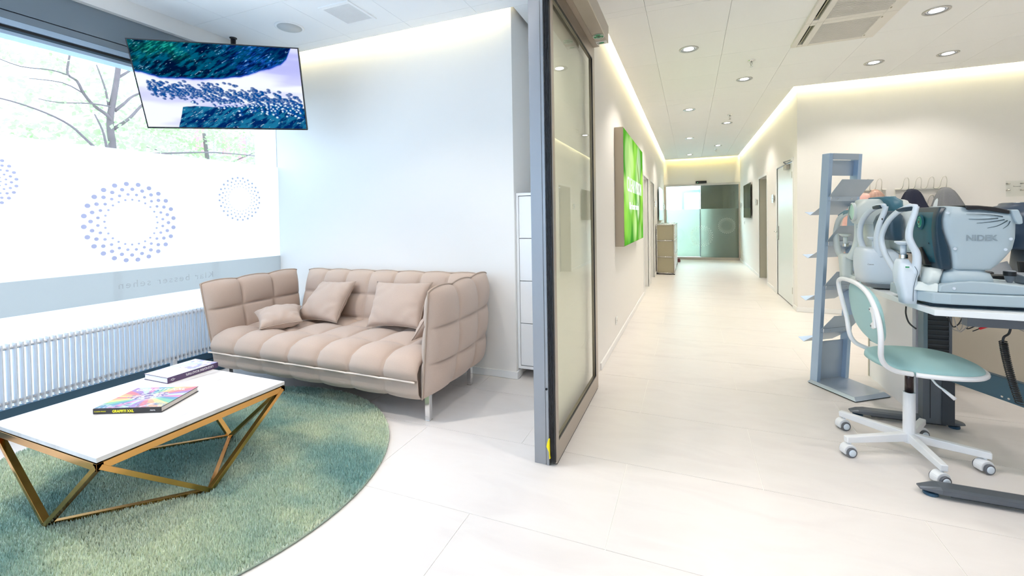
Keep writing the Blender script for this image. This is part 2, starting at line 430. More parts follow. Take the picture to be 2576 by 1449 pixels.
S('wall_south', ws, 'wall')
S('window_2', B().box(-3.7, -.8, -3.72, -3.715, .5, 2.7), 'film')
S('wall_end', B().box(-.9, 1.56, 14.1, 14.25, 2.245, 3.14), 'wall')
# room behind the corridor's end
S('wall_far', B().box(-2.6, .42, 16.5, 16.6, 0, 3.14).box(-2.7, -2.6, 14.25, 16.6, 0, 3.14).box(-2.6, -.9, 14.1, 14.25, 0, 3.14), 'sky_room')
S('wall_far_right', B().box(.30, 1.56, 14.36, 14.75, 0, 3.14).box(.40, .5, 14.75, 16.6, 0, 3.14), 'olive')
S('ceiling_far', B().box(-2.7, 1.6, 14.25, 16.6, 2.9, 3.0), 'sky_room')
fd = thing('door_far', None, None, (.08, 16.49, 0), kind='structure')
B().box(-.27, -.19, 16.42, 16.5, 0, 2.2).box(-.19, .345, 16.42, 16.5, 2.12, 2.2).build('door_frame', 'blue_frame', fd)
B().box(-.19, .345, 16.45, 16.5, 0, 2.12).build('door_leaf', 'white', fd)
area_light('far_room_fill', (-.9, 15.4, 2.88), (1.6, 1.4), 360, (.62, .85, 1.0))  # added area light without a fixture, gives the room its cool brightness

# baseboards
def baseboard(name, rects):
    b = B()
    for r in rects: b.box(*r, 0.001, .062)
    S(name, b, 'trim', bevel=.003)
baseboard('baseboard_back', [(-3.9, -1.315, 3.302, 3.317), (-1.33, -1.315, 3.317, 3.42)])
baseboard('baseboard_left', [(-.726, -.712, 3.74, 7.55), (-.726, -.712, 9.95, 14.09)])
baseboard('baseboard_right', [(1.316, 1.33, 6.857, 7.09), (1.316, 1.33, 8.36, 9.28), (1.316, 1.33, 10.38, 14.09)])
baseboard('baseboard_alcove', [(1.33, 4.6, 6.856, 6.87)])

# doors
def trim_frame(b, x0, x1, y0, y1, zt, w=.045):
    b.box(x0, x1, y0 - w, y0, 0.001, zt + w).box(x0, x1, y1, y1 + w, 0.001, zt + w).box(x0, x1, y0, y1, zt, zt + w)
d1 = thing('door_1', None, None, (-.8, 8.08, 0), kind='structure')
B().box(-.84, -.80, 7.6, 8.56, .004, 2.0).build('door_leaf', 'door', d1)
b = B(); trim_frame(b, -.735, -.712, 7.6, 8.56, 2.0); b.build('door_frame', 'trim', d1)
d2 = thing('door_2', None, None, (-.8, 9.4, 0), kind='structure')
B().box(-.84, -.80, 8.93, 9.9, .004, 2.0).build('door_leaf', 'door', d2)
b = B(); trim_frame(b, -.735, -.712, 8.93, 9.9, 2.0); b.build('door_frame', 'trim', d2)
d3 = thing('door_3', None, None, (1.33, 7.72, 0), kind='structure')
B().box(1.335, 1.375, 7.135, 8.315, .012, 2.045).build('door_leaf', 'door', d3, bevel=.003)
b = B(); trim_frame(b, 1.318, 1.34, 7.12, 8.33, 2.06, .04); b.build('door_frame', 'trim', d3)
B().box(1.34, 1.38, 7.12, 8.33, .001, .012).build('door_gap_shade', 'black', d3)  # black strip painted in for the shade of the gap below the leaf
for z in (1.86, .24):
    B().cyl((1.322, 7.125, z - .045), (1.322, 7.125, z + .045), .009).box(1.318, 1.334, 7.125, 7.15, z - .045, z + .045).build('hinge', 'steel', d3)
h = B().box(1.318, 1.334, 8.235, 8.272, .90, 1.12).build('handle_plate', 'steel', d3, bevel=.003)
B().cyl((1.33, 8.253, 1.03), (1.275, 8.253, 1.03), .009).cyl((1.278, 8.256, 1.03), (1.278, 8.13, 1.03), .009).build('handle', 'chrome', h, smooth=True)
k = B().box(1.285, 1.335, 7.34, 7.56, 1.965, 2.03).build('door_closer', 'alu', d3, bevel=.006)
B().bar((1.30, 7.45, 2.05), (1.26, 7.36, 2.06), .02, .01).bar((1.26, 7.36, 2.065), (1.32, 7.22, 2.075), .02, .01).build('closer_arm', 'dev_g', k)
d4 = thing('door_4', None, None, (1.45, 9.83, 0), kind='structure')
b = B(); trim_frame(b, 1.318, 1.34, 9.32, 10.34, 2.04); b.build('door_frame', 'trim', d4)
B().box(1.336, 1.62, 10.335, 10.345, .002, 2.04).build('door_jamb', 'reveal', d4)
B().box(1.60, 1.64, 9.32, 10.34, .002, 2.04).build('door_leaf', 'reveal', d4)
B().box(1.57, 1.60, 9.6, 10.33, .002, 2.03).build('door_gap', 'locker_in', d4)  # solid black box stands in for the dark slit of the gap

# glass door and frosted screen at the corridor's end
ed = thing('door_5', None, None, (.3, 14.1, 0), kind='structure')
B().box(-.726, 1.33, 14.08, 14.16, 2.19, 2.245).build('head_rail', 'steel', ed)
B().box(-.726, 1.33, 14.08, 14.16, .002, .075).build('bottom_rail', 'alu', ed)
B().box(-.726, -.665, 14.08, 14.16, .075, 2.19).box(1.29, 1.33, 14.08, 14.16, .075, 2.19).build('side_frame', 'alu', ed)
B().box(.26, .275, 14.11, 14.14, .075, 2.19).build('leaf_edge', 'frame_light', ed)
B().box(-.665, 1.29, 14.12, 14.128, .075, 2.19).build('glass_pane', 'glass', ed)
B().box(-.665, 1.29, 14.114, 14.118, .085, 1.50).build('frosted_film', 'film_d', ed)
def dot_ring(name, center, axis, rad, r_in, n, rows, dmax, m, parent, seg=10, twist=.5):
    """axis 'x': ring lies in the y-z plane, 'y': in the x-z plane"""
    b = B()
    for q in range(rows):
        t = q / (rows - 1); R_ = rad + (r_in - rad) * t; dr = dmax * (1 - .52 * t)
        for k in range(n):
            a = 2 * PI * (k + twist * q) / n + .1; cu, cv = R_ * math.cos(a), R_ * math.sin(a)
            if axis == 'x': b.lathe((center[0], center[1] + cu, center[2] + cv), [(dr, 0), (dr, .0012)], (1, 0, 0), seg)
            else: b.lathe((center[0] + cu, center[1], center[2] + cv), [(dr, 0), (dr, .0012)], (0, -1, 0), seg)
    b.build(name, m, parent)
dot_ring('dot_pattern', (.31, 14.112, .70), 'y', .30, .19, 26, 4, .014, 'dot_w', ed)
dot_ring('dot_pattern', (.985, 14.112, 1.0), 'y', .22, .145, 26, 4, .0105, 'dot_w', ed)
dot_ring('dot_pattern', (-.36, 14.112, .72), 'y', .21, .14, 26, 4, .008, 'dot', ed)
sen = thing('motion_sensor', 'black motion sensor above the glass door at the corridor end', 'sensor', (.31, 14.1, 2.24))
B().box(.16, .455, 14.03, 14.1, 2.255, 2.325).build('housing', 'black', sen, bevel=.008)
B().box(.205, .215, 14.026, 14.03, 2.27, 2.28).build('indicator', 'green_led', sen)

# window wall
w1 = thing('window_1', None, None, (-3.96, 0, 0), kind='structure')
Y0, Y1 = -3.6, 3.317
B().box(-3.985, -3.975, Y0, Y1, .186, 2.53).build('glass_pane', 'pane', w1)
B().box(-3.968, -3.966, Y0, Y1, .971, 1.889).build('frosted_film', 'film', w1)
B().box(-3.968, -3.966, Y0, Y1, .751, .971).build('clear_band', 'film_c', w1)
B().box(-3.968, -3.966, Y0, Y1, .186, .751).build('frosted_film', 'film', w1)
for nm, z0, z1, x, m in (('frame_strip', 2.523, 2.546, -3.948, 'frame_light'), ('frame_strip', 2.546, 2.563, -3.953, 'frame_dark'), ('frame_strip', 2.563, 2.583, -3.965, 'seal'), ('frame_strip', 2.583, 2.621, -3.948, 'frame_light')):
    B().box(-4.06, x, Y0, Y1, z0, z1).build(nm, m, w1)
B().box(-4.06, -3.945, Y0, Y1, 2.621, 2.667).build('blind_box', 'fascia', w1)
B().box(-4.06, -3.958, Y0, Y1, 2.667, 2.674).build('shadow_gap', 'seal', w1)
B().box(-4.06, -3.945, Y0, Y1, 2.674, 3.12).build('blind_box', 'fascia', w1)
B().box(-4.06, -3.925, Y0, Y1, .0, .122).build('sill', 'sill', w1)
B().box(-4.06, -3.93, Y0, Y1, .122, .127).build('sill_gap', 'seal', w1)
B().box(-4.06, -3.93, Y0, Y1, .127, .186).build('sill', 'sill', w1)
dot_ring('dot_pattern', (-3.965, 2.015, 1.338), 'x', .292, .172, 24, 4, .0165, 'dot', w1, 16)
dot_ring('dot_pattern', (-3.965, 2.893, 1.546), 'x', .200, .117, 24, 4, .0095, 'dot_l', w1, 12)
dot_ring('dot_pattern', (-3.965, 1.235, 1.603), 'x', .165, .095, 24, 4, .0095, 'dot', w1, 12)
text('lettering', 'Klar besser sehen', (-3.964, 2.62, .838), (0, -1, 0), (0, 0, 1), .055, 'txt_band', w1, .0004, spacing=1.25)
S('wall_window_end', B().box(-4.3, -3.93, -3.8, -3.6, 0, 3.14), 'wall')

# ------------------------------------------------------------------ ceiling fittings
def led(name, a, b_, m, label):
    q = thing(name, label, 'light strip', a, 'hidden light strips along the ceiling edge')
    B().bar(a, b_, .008, .014).build('diffuser', m, q)
    a2 = (a[0], a[1], a[2] + .012); b2 = (b_[0], b_[1], b_[2] + .012)
    B().bar(a2, b2, .012, .006).build('channel', 'steel', q)
led('led_strip', (-3.88, 3.279, 3.085), (-1.36, 3.279, 3.085), 'led', 'warm light strip tucked above the ceiling edge behind the sofa')
led('led_strip', (-.689, 3.9, 3.085), (-.689, 14.0, 3.085), 'led', 'warm light strip tucked above the left corridor wall')
led('led_strip', (-.62, 14.063, 3.085), (1.25, 14.063, 3.085), 'led_end', 'short warm light strip above the corridor end wall')
led('led_strip', (1.295, 14.0, 3.085), (1.295, 6.86, 3.085), 'led_cool', 'warm light strip tucked above the right corridor wall')
led('led_strip', (1.30, 6.833, 3.085), (4.55, 6.833, 3.085), 'led_cool', 'pale light strip tucked above the wall with the coat racks')

def downlight(x, y, label, power=52, spotdeg=118, tilt=0):
    t = thing('downlight', label, 'downlight', (x, y, 3.0), 'recessed ceiling downlights')
    B().lathe((x, y, 3.0), [(.072, .001), (.092, .001), (.092, -.004), (.088, -.007), (.072, -.004)], seg=32).build('trim_ring', 'steel', t, smooth=True)
    B().lathe((x, y, 3.0), [(.074, -.003), (.066, .0005), (.050, -.001), (.047, .004)], seg=32).build('baffle', 'dev_g', t, smooth=True)
    B().lathe((x, y, 3.0), [(0, -.0035), (.042, -.003), (.048, -.0012), (.048, .003), (0, .003)], seg=32).build('lens', 'lamp', t, smooth=True)
    l = bpy.data.lights.new('downlight_spot', 'SPOT'); l.energy = power; l.color = (1.0, .915, .83); l.spot_size = math.radians(spotdeg); l.spot_blend = .45; l.shadow_soft_size = .045
    o = bpy.data.objects.new('spot', l); C.objects.link(o); o.parent = t; o.location = (0, 0, -.012); o.rotation_euler = (tilt, 0, 0)
    return t
DL = [(0, 4.82, 'corridor downlight nearest the glass sliding door'), (.637, 6.17, 'downlight right of centre beside the corridor mouth'),
      (0, 7.56, 'second downlight in the left corridor row'), (.637, 8.95, 'second downlight in the right corridor row'), (0, 10.35, 'third downlight in the left corridor row'),
      (.637, 11.75, 'last downlight in the right corridor row'), (0, 13.14, 'small downlight nearest the corridor end wall'),
      (1.925, 4.78, 'largest downlight beside the ceiling cassette at upper right'), (1.925, 6.13, 'downlight near the coat wall, left of the pair'), (2.56, 6.12, 'downlight near the coat wall, right of the pair, facing two ways'),
      (0, 2.03, 'downlight over the open floor'), (.637, .7, 'downlight over the camera side floor'), (-3.03, .85, 'downlight over the coffee table'), (-1.75, 1.9, 'downlight in front of the sofa'),
      (-2.54, -.8, 'downlight behind the rug'), (-.6, 1.55, 'downlight at the open side of the lounge'), (2.56, 3.3, 'downlight over the instrument desk'), (1.925, 1.9, 'downlight before the instrument desk'), (3.2, .6, 'downlight near the east wall'), (3.8, 5.0, 'downlight in the alcove corner')]
PW = {(-3.03, .85): 165, (-1.75, 1.9): 48, (-2.54, -.8): 34, (0, 2.03): 44, (1.925, 6.13): 34, (2.56, 6.12): 32, (0, 13.14): 24, (.637, 11.75): 38, (-.6, 1.55): 58, (0, 4.82): 66, (0, 7.56): 60, (0, 10.35): 54, (3.8, 5.0): 34}
for x, y, lb in DL: downlight(x, y, lb, PW.get((x, y), 50))

def sprinkler(x, y, label):
    t = thing('sprinkler', label, 'sprinkler', (x, y, 3.0), 'ceiling sprinklers in the corridor')
    B().lathe((x, y, 3.0), [(.04, .001), (.04, -.004), (.012, -.012)], seg=20).build('rosette', 'chrome', t, smooth=True)
    B().cyl((x, y, 2.99), (x, y, 2.945), .007, seg=10).bar((x - .012, y, 2.975), (x - .004, y, 2.935), .003, .003).bar((x + .012, y, 2.975), (x + .004, y, 2.935), .003, .003).build('stem', 'chrome', t, smooth=True)
    B().lathe((x, y, 2.93), [(.018, 0), (.018, .003)], seg=12).build('deflector', 'chrome', t)
sprinkler(.633, 5.46, 'nearest small metal ceiling sprinkler'); sprinkler(.633, 8.26, 'middle small ceiling sprinkler of the corridor'); sprinkler(.625, 12.35, 'farthest tiny ceiling sprinkler of the corridor')

sp = thing('ceiling_speaker', 'round white ceiling speaker left of the square vent grille', 'speaker', (-3.19, 2.82, 3.0))
B().lathe((-3.19, 2.82, 3.0), [(.118, .001), (.118, -.003), (.104, -.009), (.098, -.006)], seg=40).build('trim_ring', 'ceil', sp, smooth=True)
B().lathe((-3.19, 2.82, 3.0), [(0, -.009), (.098, -.007), (.098, .001)], seg=40).build('grille', principled('speaker_mesh', (.62, .64, .64), .6), sp, smooth=True)
vg = thing('vent_grille', 'square ceiling vent grille with fine dark slats above the sofa', 'vent', (-2.55, 2.82, 3.0))
B().box(-2.70, -2.40, 2.655, 2.69, 2.992, 3.001).box(-2.70, -2.40, 2.96, 2.99, 2.992, 3.001).box(-2.70, -2.68, 2.69, 2.96, 2.992, 3.001).box(-2.42, -2.40, 2.69, 2.96, 2.992, 3.001).build('frame', 'ceil', vg)
B().box(-2.68, -2.42, 2.69, 2.96, 2.9995, 3.0005).build('backing', 'groove', vg)
for k in range(30): B().box(-2.678 + k * .00876, -2.6735 + k * .00876, 2.69, 2.96, 2.991, 2.9992).build('slat', 'ceil', vg)

def cassette(y0, y1, label):
    t = thing('air_cassette', label, 'air conditioner', (1.275, (y0 + y1) / 2, 3.0), 'ceiling air conditioning cassettes')
    x0, x1 = .945, 1.61; g0, g1 = 1.085, 1.51; m0, m1 = y0 + .06, y1 - .06
    pm = principled('cassette_white', (.80, .77, .72), .45)
    z0, z1 = 2.975, 3.019
    B().box(x0, .992, y0, y1, z0, z1).box(1.035, g0, y0, y1, z0, z1).box(g0, g1, y0, m0, z0, z1).box(g0, g1, m1, y1, z0, z1).box(g1, x1, y0, y1, z0, z1).box(.992, 1.035, y0, m0, z0, z1).box(.992, 1.035, m1, y1, z0, z1).build('panel', pm, t, bevel=.004)
    B().box(.992, 1.035, m0, m1, 3.008, 3.018).build('air_slot', 'seal', t)
    B().hexa([(1.006, m0 + .01, 2.984), (1.014, m0 + .01, 2.978), (1.014, m1 - .01, 2.978), (1.006, m1 - .01, 2.984), (1.018, m0 + .01, 3.006), (1.026, m0 + .01, 3.0), (1.026, m1 - .01, 3.0), (1.018, m1 - .01, 3.006)]).build('louvre', 'locker', t)
    B().box(g0, g1, m0, m1, 3.004, 3.012).build('filter', 'groove', t)
    n = 26
    for k in range(n):
        y = m0 + (k + .5) * (m1 - m0) / n; B().box(g0, g1, y - .0055, y + .0035, 2.978, 3.002).build('slat', pm, t)
    for yy in (m0 + .03, m1 - .03): B().box(1.515, 1.524, yy - .01, yy + .01, 2.9715, 2.976).build('latch', 'locker', t)
cassette(4.57, 5.16, 'far ceiling air cassette with ribbed grille'); cassette(3.98, 4.568, 'near ceiling air cassette cut by the top edge')

# ------------------------------------------------------------------ glass sliding door at the lounge
gp = thing('door_post', 'tall grey metal door post between lounge and corridor', 'post', (-.75, 2.22, 0))
B().box(-.787, -.722, 2.205, 2.245, 0, 3.0).build('post_face', 'post', gp, bevel=.0015)
B().box(-.720, -.704, 2.203, 2.245, 0, 3.0).build('post_strip', 'post', gp, bevel=.001, label='narrow inner strip of the post')
B().lathe((-.713, 2.202, .41), [(0, -.001), (.006, 0), (.006, .004)], (0, -1, 0), 14).build('keyhole', 'seal', gp)
gs = thing('sliding_glass_door', 'bronze framed sliding glass door parked beside the corridor', 'door', (-.68, 2.8, 0))
b = B()
for x in (-.700, -.692, -.684, -.676): b.box(x, x + .005, 2.198, 2.215, .02, 2.98)
b.box(-.702, -.670, 2.206, 2.225, .02, 2.98).build('rubber_seal', 'seal', gs)
B().box(-.694, -.664, 2.214, 2.256, .012, 2.66).build('stile', 'alu', gs, bevel=.002)
B().box(-.694, -.664, 3.268, 3.345, .012, 2.66).build('stile', 'alu', gs, bevel=.002)
B().box(-.694, -.664, 2.256, 3.268, .012, .118).build('bottom_rail', 'alu', gs, bevel=.002)
B().box(-.694, -.664, 2.256, 3.268, 2.50, 2.66).build('top_rail', 'alu', gs, bevel=.002)
B().box(-.684, -.676, 2.256, 3.268, .118, 2.50).build('glass_pane', 'glass', gs)
B().box(-.672, -.664, 2.256, 3.268, .118, .126).box(-.672, -.664, 3.260, 3.268, .126, 2.492).box(-.672, -.664, 2.256, 3.268, 2.492, 2.50).build('gasket', 'seal', gs)
B().box(-.690, -.668, 2.23, 3.34, .0, .012).build('floor_brush', 'seal', gs)
tg = thing('door_wedge_tag', 'small yellow plastic tag stuck low on the grey door post', 'tag', (-.70, 2.195, .03))
B().prism([(-.712, 2.190, .125), (-.703, 2.188, .150), (-.697, 2.188, .150), (-.697, 2.188, .06), (-.694, 2.19, .045), (-.700, 2.19, .04), (-.703, 2.19, .08), (-.716, 2.19, .105)], (0, .012, 0)).build('tag_body', 'yellow', tg, bevel=.002)
op = thing('door_operator', 'bronze automatic door operator housing under the ceiling', 'door operator', (-.57, 2.2, 2.55))
B().box(-.612, -.526, .6, 3.165, 2.55, 2.672).build('housing', 'alu', op, bevel=.004)
B().box(-.664, -.616, .6, 3.30, 2.585, 2.70).build('track', 'alu', op, bevel=.002)
B().box(-.617, -.611, .6, 3.16, 2.575, 2.66).build('gap', 'seal', op)
for y in (1.9, 2.5, 2.86): B().box(-.622, -.612, y, y + .20, 2.577, 2.586).build('guide_block', 'locker', op)
B().box(-.61, -.527, 3.165, 3.172, 2.552, 2.67).build('end_cap', 'seal', op)
B().box(-.606, -.532, 3.105, 3.162, 2.5482, 2.5502).build('label_sticker', 'sticker', op)
B().lathe((-.569, 3.135, 2.548), [(0, 0), (.016, 0), (.016, .0006)], (0, 0, -1), 20, 1.2, .8).build('green_mark', 'green', op)
B().lathe((-.590, 3.135, 2.548), [(.010, 0), (.010, .0006), (.007, .0006), (.007, 0)], (0, 0, -1), 16).build('ring_mark', 'txt_k', op)
rs = B().lathe((-.569, 3.02, 2.5492), [(0, 0), (.040, 0), (.040, .0008)], (0, 0, -1), 28, .95, 1.15).build('round_sticker', 'green', op)
B().lathe((-.569, 3.02, 2.5482), [(.040, 0), (.040, .0008), (.036, .0008), (.036, 0)], (0, 0, -1), 28, .95, 1.15).build('sticker_rim', 'sticker', rs)
B().lathe((-.569, 3.02, 2.5482), [(0, 0), (.009, 0), (.009, .0008)], (0, 0, -1), 12).build('sticker_dot', 'txt_k', rs)
b = B()
for k in range(9):
    a = -.9 + k * .225 + PI / 2; b.bar((-.569 + .017 * math.cos(a), 3.02 + .021 * math.sin(a), 2.5477), (-.569 + .032 * math.cos(a), 3.02 + .036 * math.sin(a), 2.5477), .0028, .0008)
b.bar((-.600, 3.008, 2.5477), (-.583, 3.002, 2.5477), .008, .0008).bar((-.555, 3.002, 2.5477), (-.538, 3.008, 2.5477), .008, .0008).build('sticker_rays', 'sticker', rs)

# cupboard in the niche
cp = thing('niche_cupboard', 'white wall cupboard with four stacked fronts beside the lounge wall', 'cupboard', (-1.1, 3.5, .08))
B().box(-1.328, -1.306, 3.352, 3.72, .078, 1.525).box(-.93, -.905, 3.352, 3.72, .078, 1.525).box(-1.306, -.93, 3.352, 3.72, .078, .100).box(-1.306, -.93, 3.352, 3.72, 1.503, 1.525).box(-1.306, -.93, 3.70, 3.72, .1, 1.503).build('carcass', 'white', cp)
for z0, z1 in ((.105, .450), (.455, .800), (.805, 1.150), (1.155, 1.498)): B().box(-1.303, -.935, 3.358, 3.378, z0, z1).build('door', 'white', cp, bevel=.0015)

# ------------------------------------------------------------------ radiator
rd = thing('radiator', 'long white low radiator with vertical fins under the window', 'radiator', (-3.86, 1.0, .2))
fin0 = None
for k in range(72):
    y = .78 + k * .0303
    if fin0 is None:
        fin0 = B().box(-3.885, -3.835, y - .003, y + .003, .215, .605).build('fin', 'radiator', rd)
    else:
        f = fin0.copy(); C.objects.link(f); f.parent = rd; f.location = (0, k * .0303, 0)
for z in (.24, .575): B().cyl((-3.875, .76, z), (-3.875, 2.96, z), .011, seg=8).build('pipe', 'radiator', rd, smooth=True)
for y in (1.15, 2.215): B().box(-3.885, -3.845, y - .016, y + .016, .0, .23).box(-3.895, -3.835, y - .022, y + .022, 0, .012).build('foot', 'radiator', rd, bevel=.002)

# ------------------------------------------------------------------ rug
RC = (-2.562, 1.508); RR_ = 1.075
rg = thing('round_rug', 'round sage green shaggy rug under the coffee table', 'rug', (*RC, 0))
B().lathe((*RC, 0), [(0, .002), (RR_ - .02, .002), (RR_, .006), (RR_ - .006, .012), (0, .013)], seg=96).build('backing', 'rug', rg, smooth=True)
def rug_pile(n=210000):
    r = (RR_ - .004) * np.sqrt(RNG.random(n)); a = RNG.random(n) * 2 * PI; x = RC[0] + r * np.cos(a); y = RC[1] + r * np.sin(a)
    h = .012 + RNG.random(n) * .010; ta = RNG.random(n) * 2 * PI; w = .0030 + RNG.random(n) * .0022; la = RNG.random(n) * 2 * PI; ln = RNG.random(n) * .008
    p = np.stack([x, y, np.full(n, .010)], 1); d = np.stack([np.cos(ta), np.sin(ta), np.zeros(n)], 1) * w[:, None]
    tip = p + np.stack([np.cos(la) * ln, np.sin(la) * ln, h], 1)
    V = np.stack([p - d, p + d, tip], 1).reshape(-1, 3); F = np.arange(3 * n).reshape(n, 3)
    t = sm(fbm(x * 1.8 + 40, y * 3.2 + 9, 4, 3), .28, .70); g = .84 + .32 * RNG.random(n)
    c = lerp((.36, .56, .52), (.78, .84, .66), t) * g[:, None]
    return np_mesh('pile', V, F, vcol_mat('rug_pile', .95), rg, np.repeat(c, 3, 0), kind='stuff')
rug_pile()

# ------------------------------------------------------------------ sofa
def T(x, k=.42): return abs(math.sin(PI * x)) ** k
def slab(b, P, thick, nf, nb, bulge, gu=56, gv=36, edge=5, scallop=0):
    """tufted upholstered panel: P(u,v)->(point, normal); nf/nb = tufts (u,v) on front and back"""
    def f(side, nt):
        def g(u, v):
            p, n = P(u, v)
            E = max(0, 1 - abs(2 * u - 1) ** edge) ** .5 * max(0, 1 - abs(2 * v - 1) ** edge) ** .5
            q = T(u * nt[0]) * T(v * nt[1])
            return Vector(p) + Vector(n) * side * (thick / 2 * E + bulge * q * min(1, E * 1.6))
        return g
    b.grid(f(1, nf), gu, gv); b.grid(f(-1, nb), gu, gv, flip=True); return b
def quadP(a, b_, c, d, scU=0, scV=0, bow=0):
    """bilinear panel a(0,0) b(1,0) c(1,1) d(0,1) with a scalloped top edge"""
    a, b_, c, d = map(Vector, (a, b_, c, d)); n = (b_ - a).cross(d - a).normalized()
    def P(u, v):
        p = a.lerp(b_, u).lerp(d.lerp(c, u), v)
        up = (d - a).normalized(); p = p + up * scV * T(u * scU, .6) * max(0, v - .6) / .4 if scU else p
        p = p + n * bow * math.sin(PI * u) * math.sin(PI * v)
        return p, n
    return P
sf = thing('sofa', 'beige tufted fabric sofa with high arms by the lounge wall', 'sofa', (-2.58, 2.8, 0))
RA = quadP((-1.592, 2.345, .170), (-1.60, 3.20, .170), (-1.565, 3.26, .870), (-1.512, 2.315, .868), 3, .022, .034)
LA = quadP((-3.565, 3.20, .19), (-3.560, 2.345, .19), (-3.668, 2.315, .828), (-3.530, 3.13, .858), 3, .018, .022)
BK = quadP((-1.64, 3.10, .25), (-3.50, 3.10, .25), (-3.46, 3.215, .85), (-1.60, 3.215, .862), 7, .014, 0)
def edge_pipe(P, sides, m, nm, par, r=.0065):
    pts = []
    for (u0, v0, u1, v1) in sides:
        for k in range(33): t = k / 32; pts.append(P(u0 + (u1 - u0) * t, v0 + (v1 - v0) * t)[0])
    B().tube(pts, r, 6).build(nm, m, par, smooth=True)
o = slab(B(), RA, .10, (3, 3), (3, 3), .036, 72, 60).build('armrest', 'fabric', sf, smooth=True, merge=True)
edge_pipe(RA, [(0, 0, 0, 1), (0, 1, 1, 1)], 'piping', 'piping', o)
o = slab(B(), LA, .095, (3, 3), (3, 3), .034, 72, 60).build('armrest', 'fabric', sf, smooth=True, merge=True)
edge_pipe(LA, [(1, 0, 1, 1), (1, 1, 0, 1)], 'piping', 'piping', o)
o = slab(B(), BK, .12, (7, 3), (7, 3), .038, 140, 48).build('backrest', 'fabric', sf, smooth=True, merge=True)
edge_pipe(BK, [(0, 1, 1, 1)], 'piping', 'piping', o)
PR = [(0, 2.42, .160), (.25, 2.365, .165), (.6, 2.335, .20), (1, 2.325, .292), (1.22, 2.322, .34), (1.45, 2.35, .385), (1.65, 2.42, .412), (1.85, 2.52, .42), (2, 2.60, .42), (2.5, 2.75, .42), (3, 2.90, .42), (3.5, 3.0, .42), (4, 3.12, .42)]
def prof(s):
    for (s0, y0, z0), (s1, y1, z1) in zip(PR, PR[1:]):
        if s <= s1: t = (s - s0) / (s1 - s0); return y0 + (y1 - y0) * t, z0 + (z1 - z0) * t
    return PR[-1][1:]
def seatf(u, v):
    s = v * 4; y, z = prof(s); ya, za = prof(max(0, s - .12)); yb, zb = prof(min(4, s + .12)); ny, nz = -(zb - za), (yb - ya); L_ = math.hypot(ny, nz); ny, nz = ny / L_, nz / L_
    if ny > 0 and s < 1: ny, nz = -ny, -nz
    row = int(min(3, s)); bg = (.012, .060, .042, .04)[row]; q = T(u * 7, .5) * T(s - row, .42 if row else .3)
    E = max(0, 1 - abs(2 * u - 1) ** 60) ** .5; x = -3.575 + u * 1.985
    x = x + (.5 - u) * .02 * (1 - E) * 2
    return Vector((x, y + ny * bg * q * E, z + nz * bg * q * E))
b = B().grid(seatf, 168, 72)
b.build('seat_cushion', 'fabric', sf, smooth=True)
B().box(-3.56, -1.63, 2.42, 3.14, .155, .33).build('seat_base', 'fabric', sf)
B().box(-1.66, -1.60, 2.38, 3.12, .168, .40).build('seat_side', 'fabric', sf)
pts = []
for k in range(141):
    u = k / 140; q = T(u * 7, .5); pts.append((-3.575 + u * 1.955, 2.306 - .010 * q, .288 + .008 * q))
B().tube(pts, .0065, 6).build('front_piping', 'piping_l', sf, smooth=True, label='pale raised seam along the seat front')
for (x, y) in ((-1.605, 2.435), (-1.638, 3.08), (-3.52, 2.435), (-3.50, 3.08)): B().box(x - .017, x + .017, y - .017, y + .017, 0.003, .185).box(x - .019, x + .019, y - .019, y + .019, 0, .004).build('leg', 'chrome', sf, bevel=.001)

def pillow(label, BL, BR, TR, TL, th, pinch=.10, sd=0):
    BL, BR, TR, TL = map(Vector, (BL, BR, TR, TL)); N = (BR - BL).cross(TL - BL).normalized(); c = (BL + BR + TR + TL) / 4
    def f(s):
        def g(u, v):
            a, e = 2 * u - 1, 2 * v - 1
            x = a * (1 - pinch * (1 - e * e) * abs(a)); y = e * (1 - pinch * (1 - a * a) * abs(e))
            p = BL.lerp(BR, (x + 1) / 2).lerp(TL.lerp(TR, (x + 1) / 2), (y + 1) / 2); q = (1 - a * a) * (1 - e * e)
            wr = .006 * math.sin(7 * a + 9 * e * s + sd) * q ** .35 * (a * a + e * e) * .8 + .004 * math.sin(19 * a * e + sd) * q ** .3
            return p + N * s * (q ** .42 * th / 2 + wr)
        return g
    t = thing('cushion', label, 'cushion', (c.x, c.y, min(BL.z, BR.z)), 'scatter cushions on the sofa')
    o = B().grid(f(1), 32, 28).grid(f(-1), 32, 28, flip=True).build('cover', 'fabric', t, smooth=True, merge=True)
    per = [f(1)(a, 0) for a in np.linspace(0, 1, 15)] + [f(1)(1, a) for a in np.linspace(0, 1, 15)[1:]] + [f(1)(a, 1) for a in np.linspace(1, 0, 15)[1:]] + [f(1)(0, a) for a in np.linspace(1, 0, 15)[1:-1]]
    B().tube(per, .0028, 5, closed=True).build('seam', 'piping', o, smooth=True)
pillow('beige square cushion tilted against the sofa back, left one', (-3.25, 2.83, .452), (-2.765, 2.84, .462), (-2.745, 3.06, .785), (-3.14, 3.075, .770), .17, sd=1)
pillow('beige square cushion upright against the sofa back, right one', (-2.45, 2.84, .455), (-1.945, 2.85, .472), (-1.95, 3.06, .808), (-2.515, 3.06, .792), .17, sd=2)
pillow('small beige cushion lying on the left end of the seat', (-3.145, 2.42, .478), (-2.965, 2.675, .500), (-3.19, 2.87, .575), (-3.44, 2.60, .560), .17, .12, 3)
pillow('beige cushion mostly hidden behind the right sofa arm', (-1.815, 2.56, .475), (-1.80, 2.95, .47), (-1.70, 2.95, .76), (-1.665, 2.62, .74), .10, .06, 4)

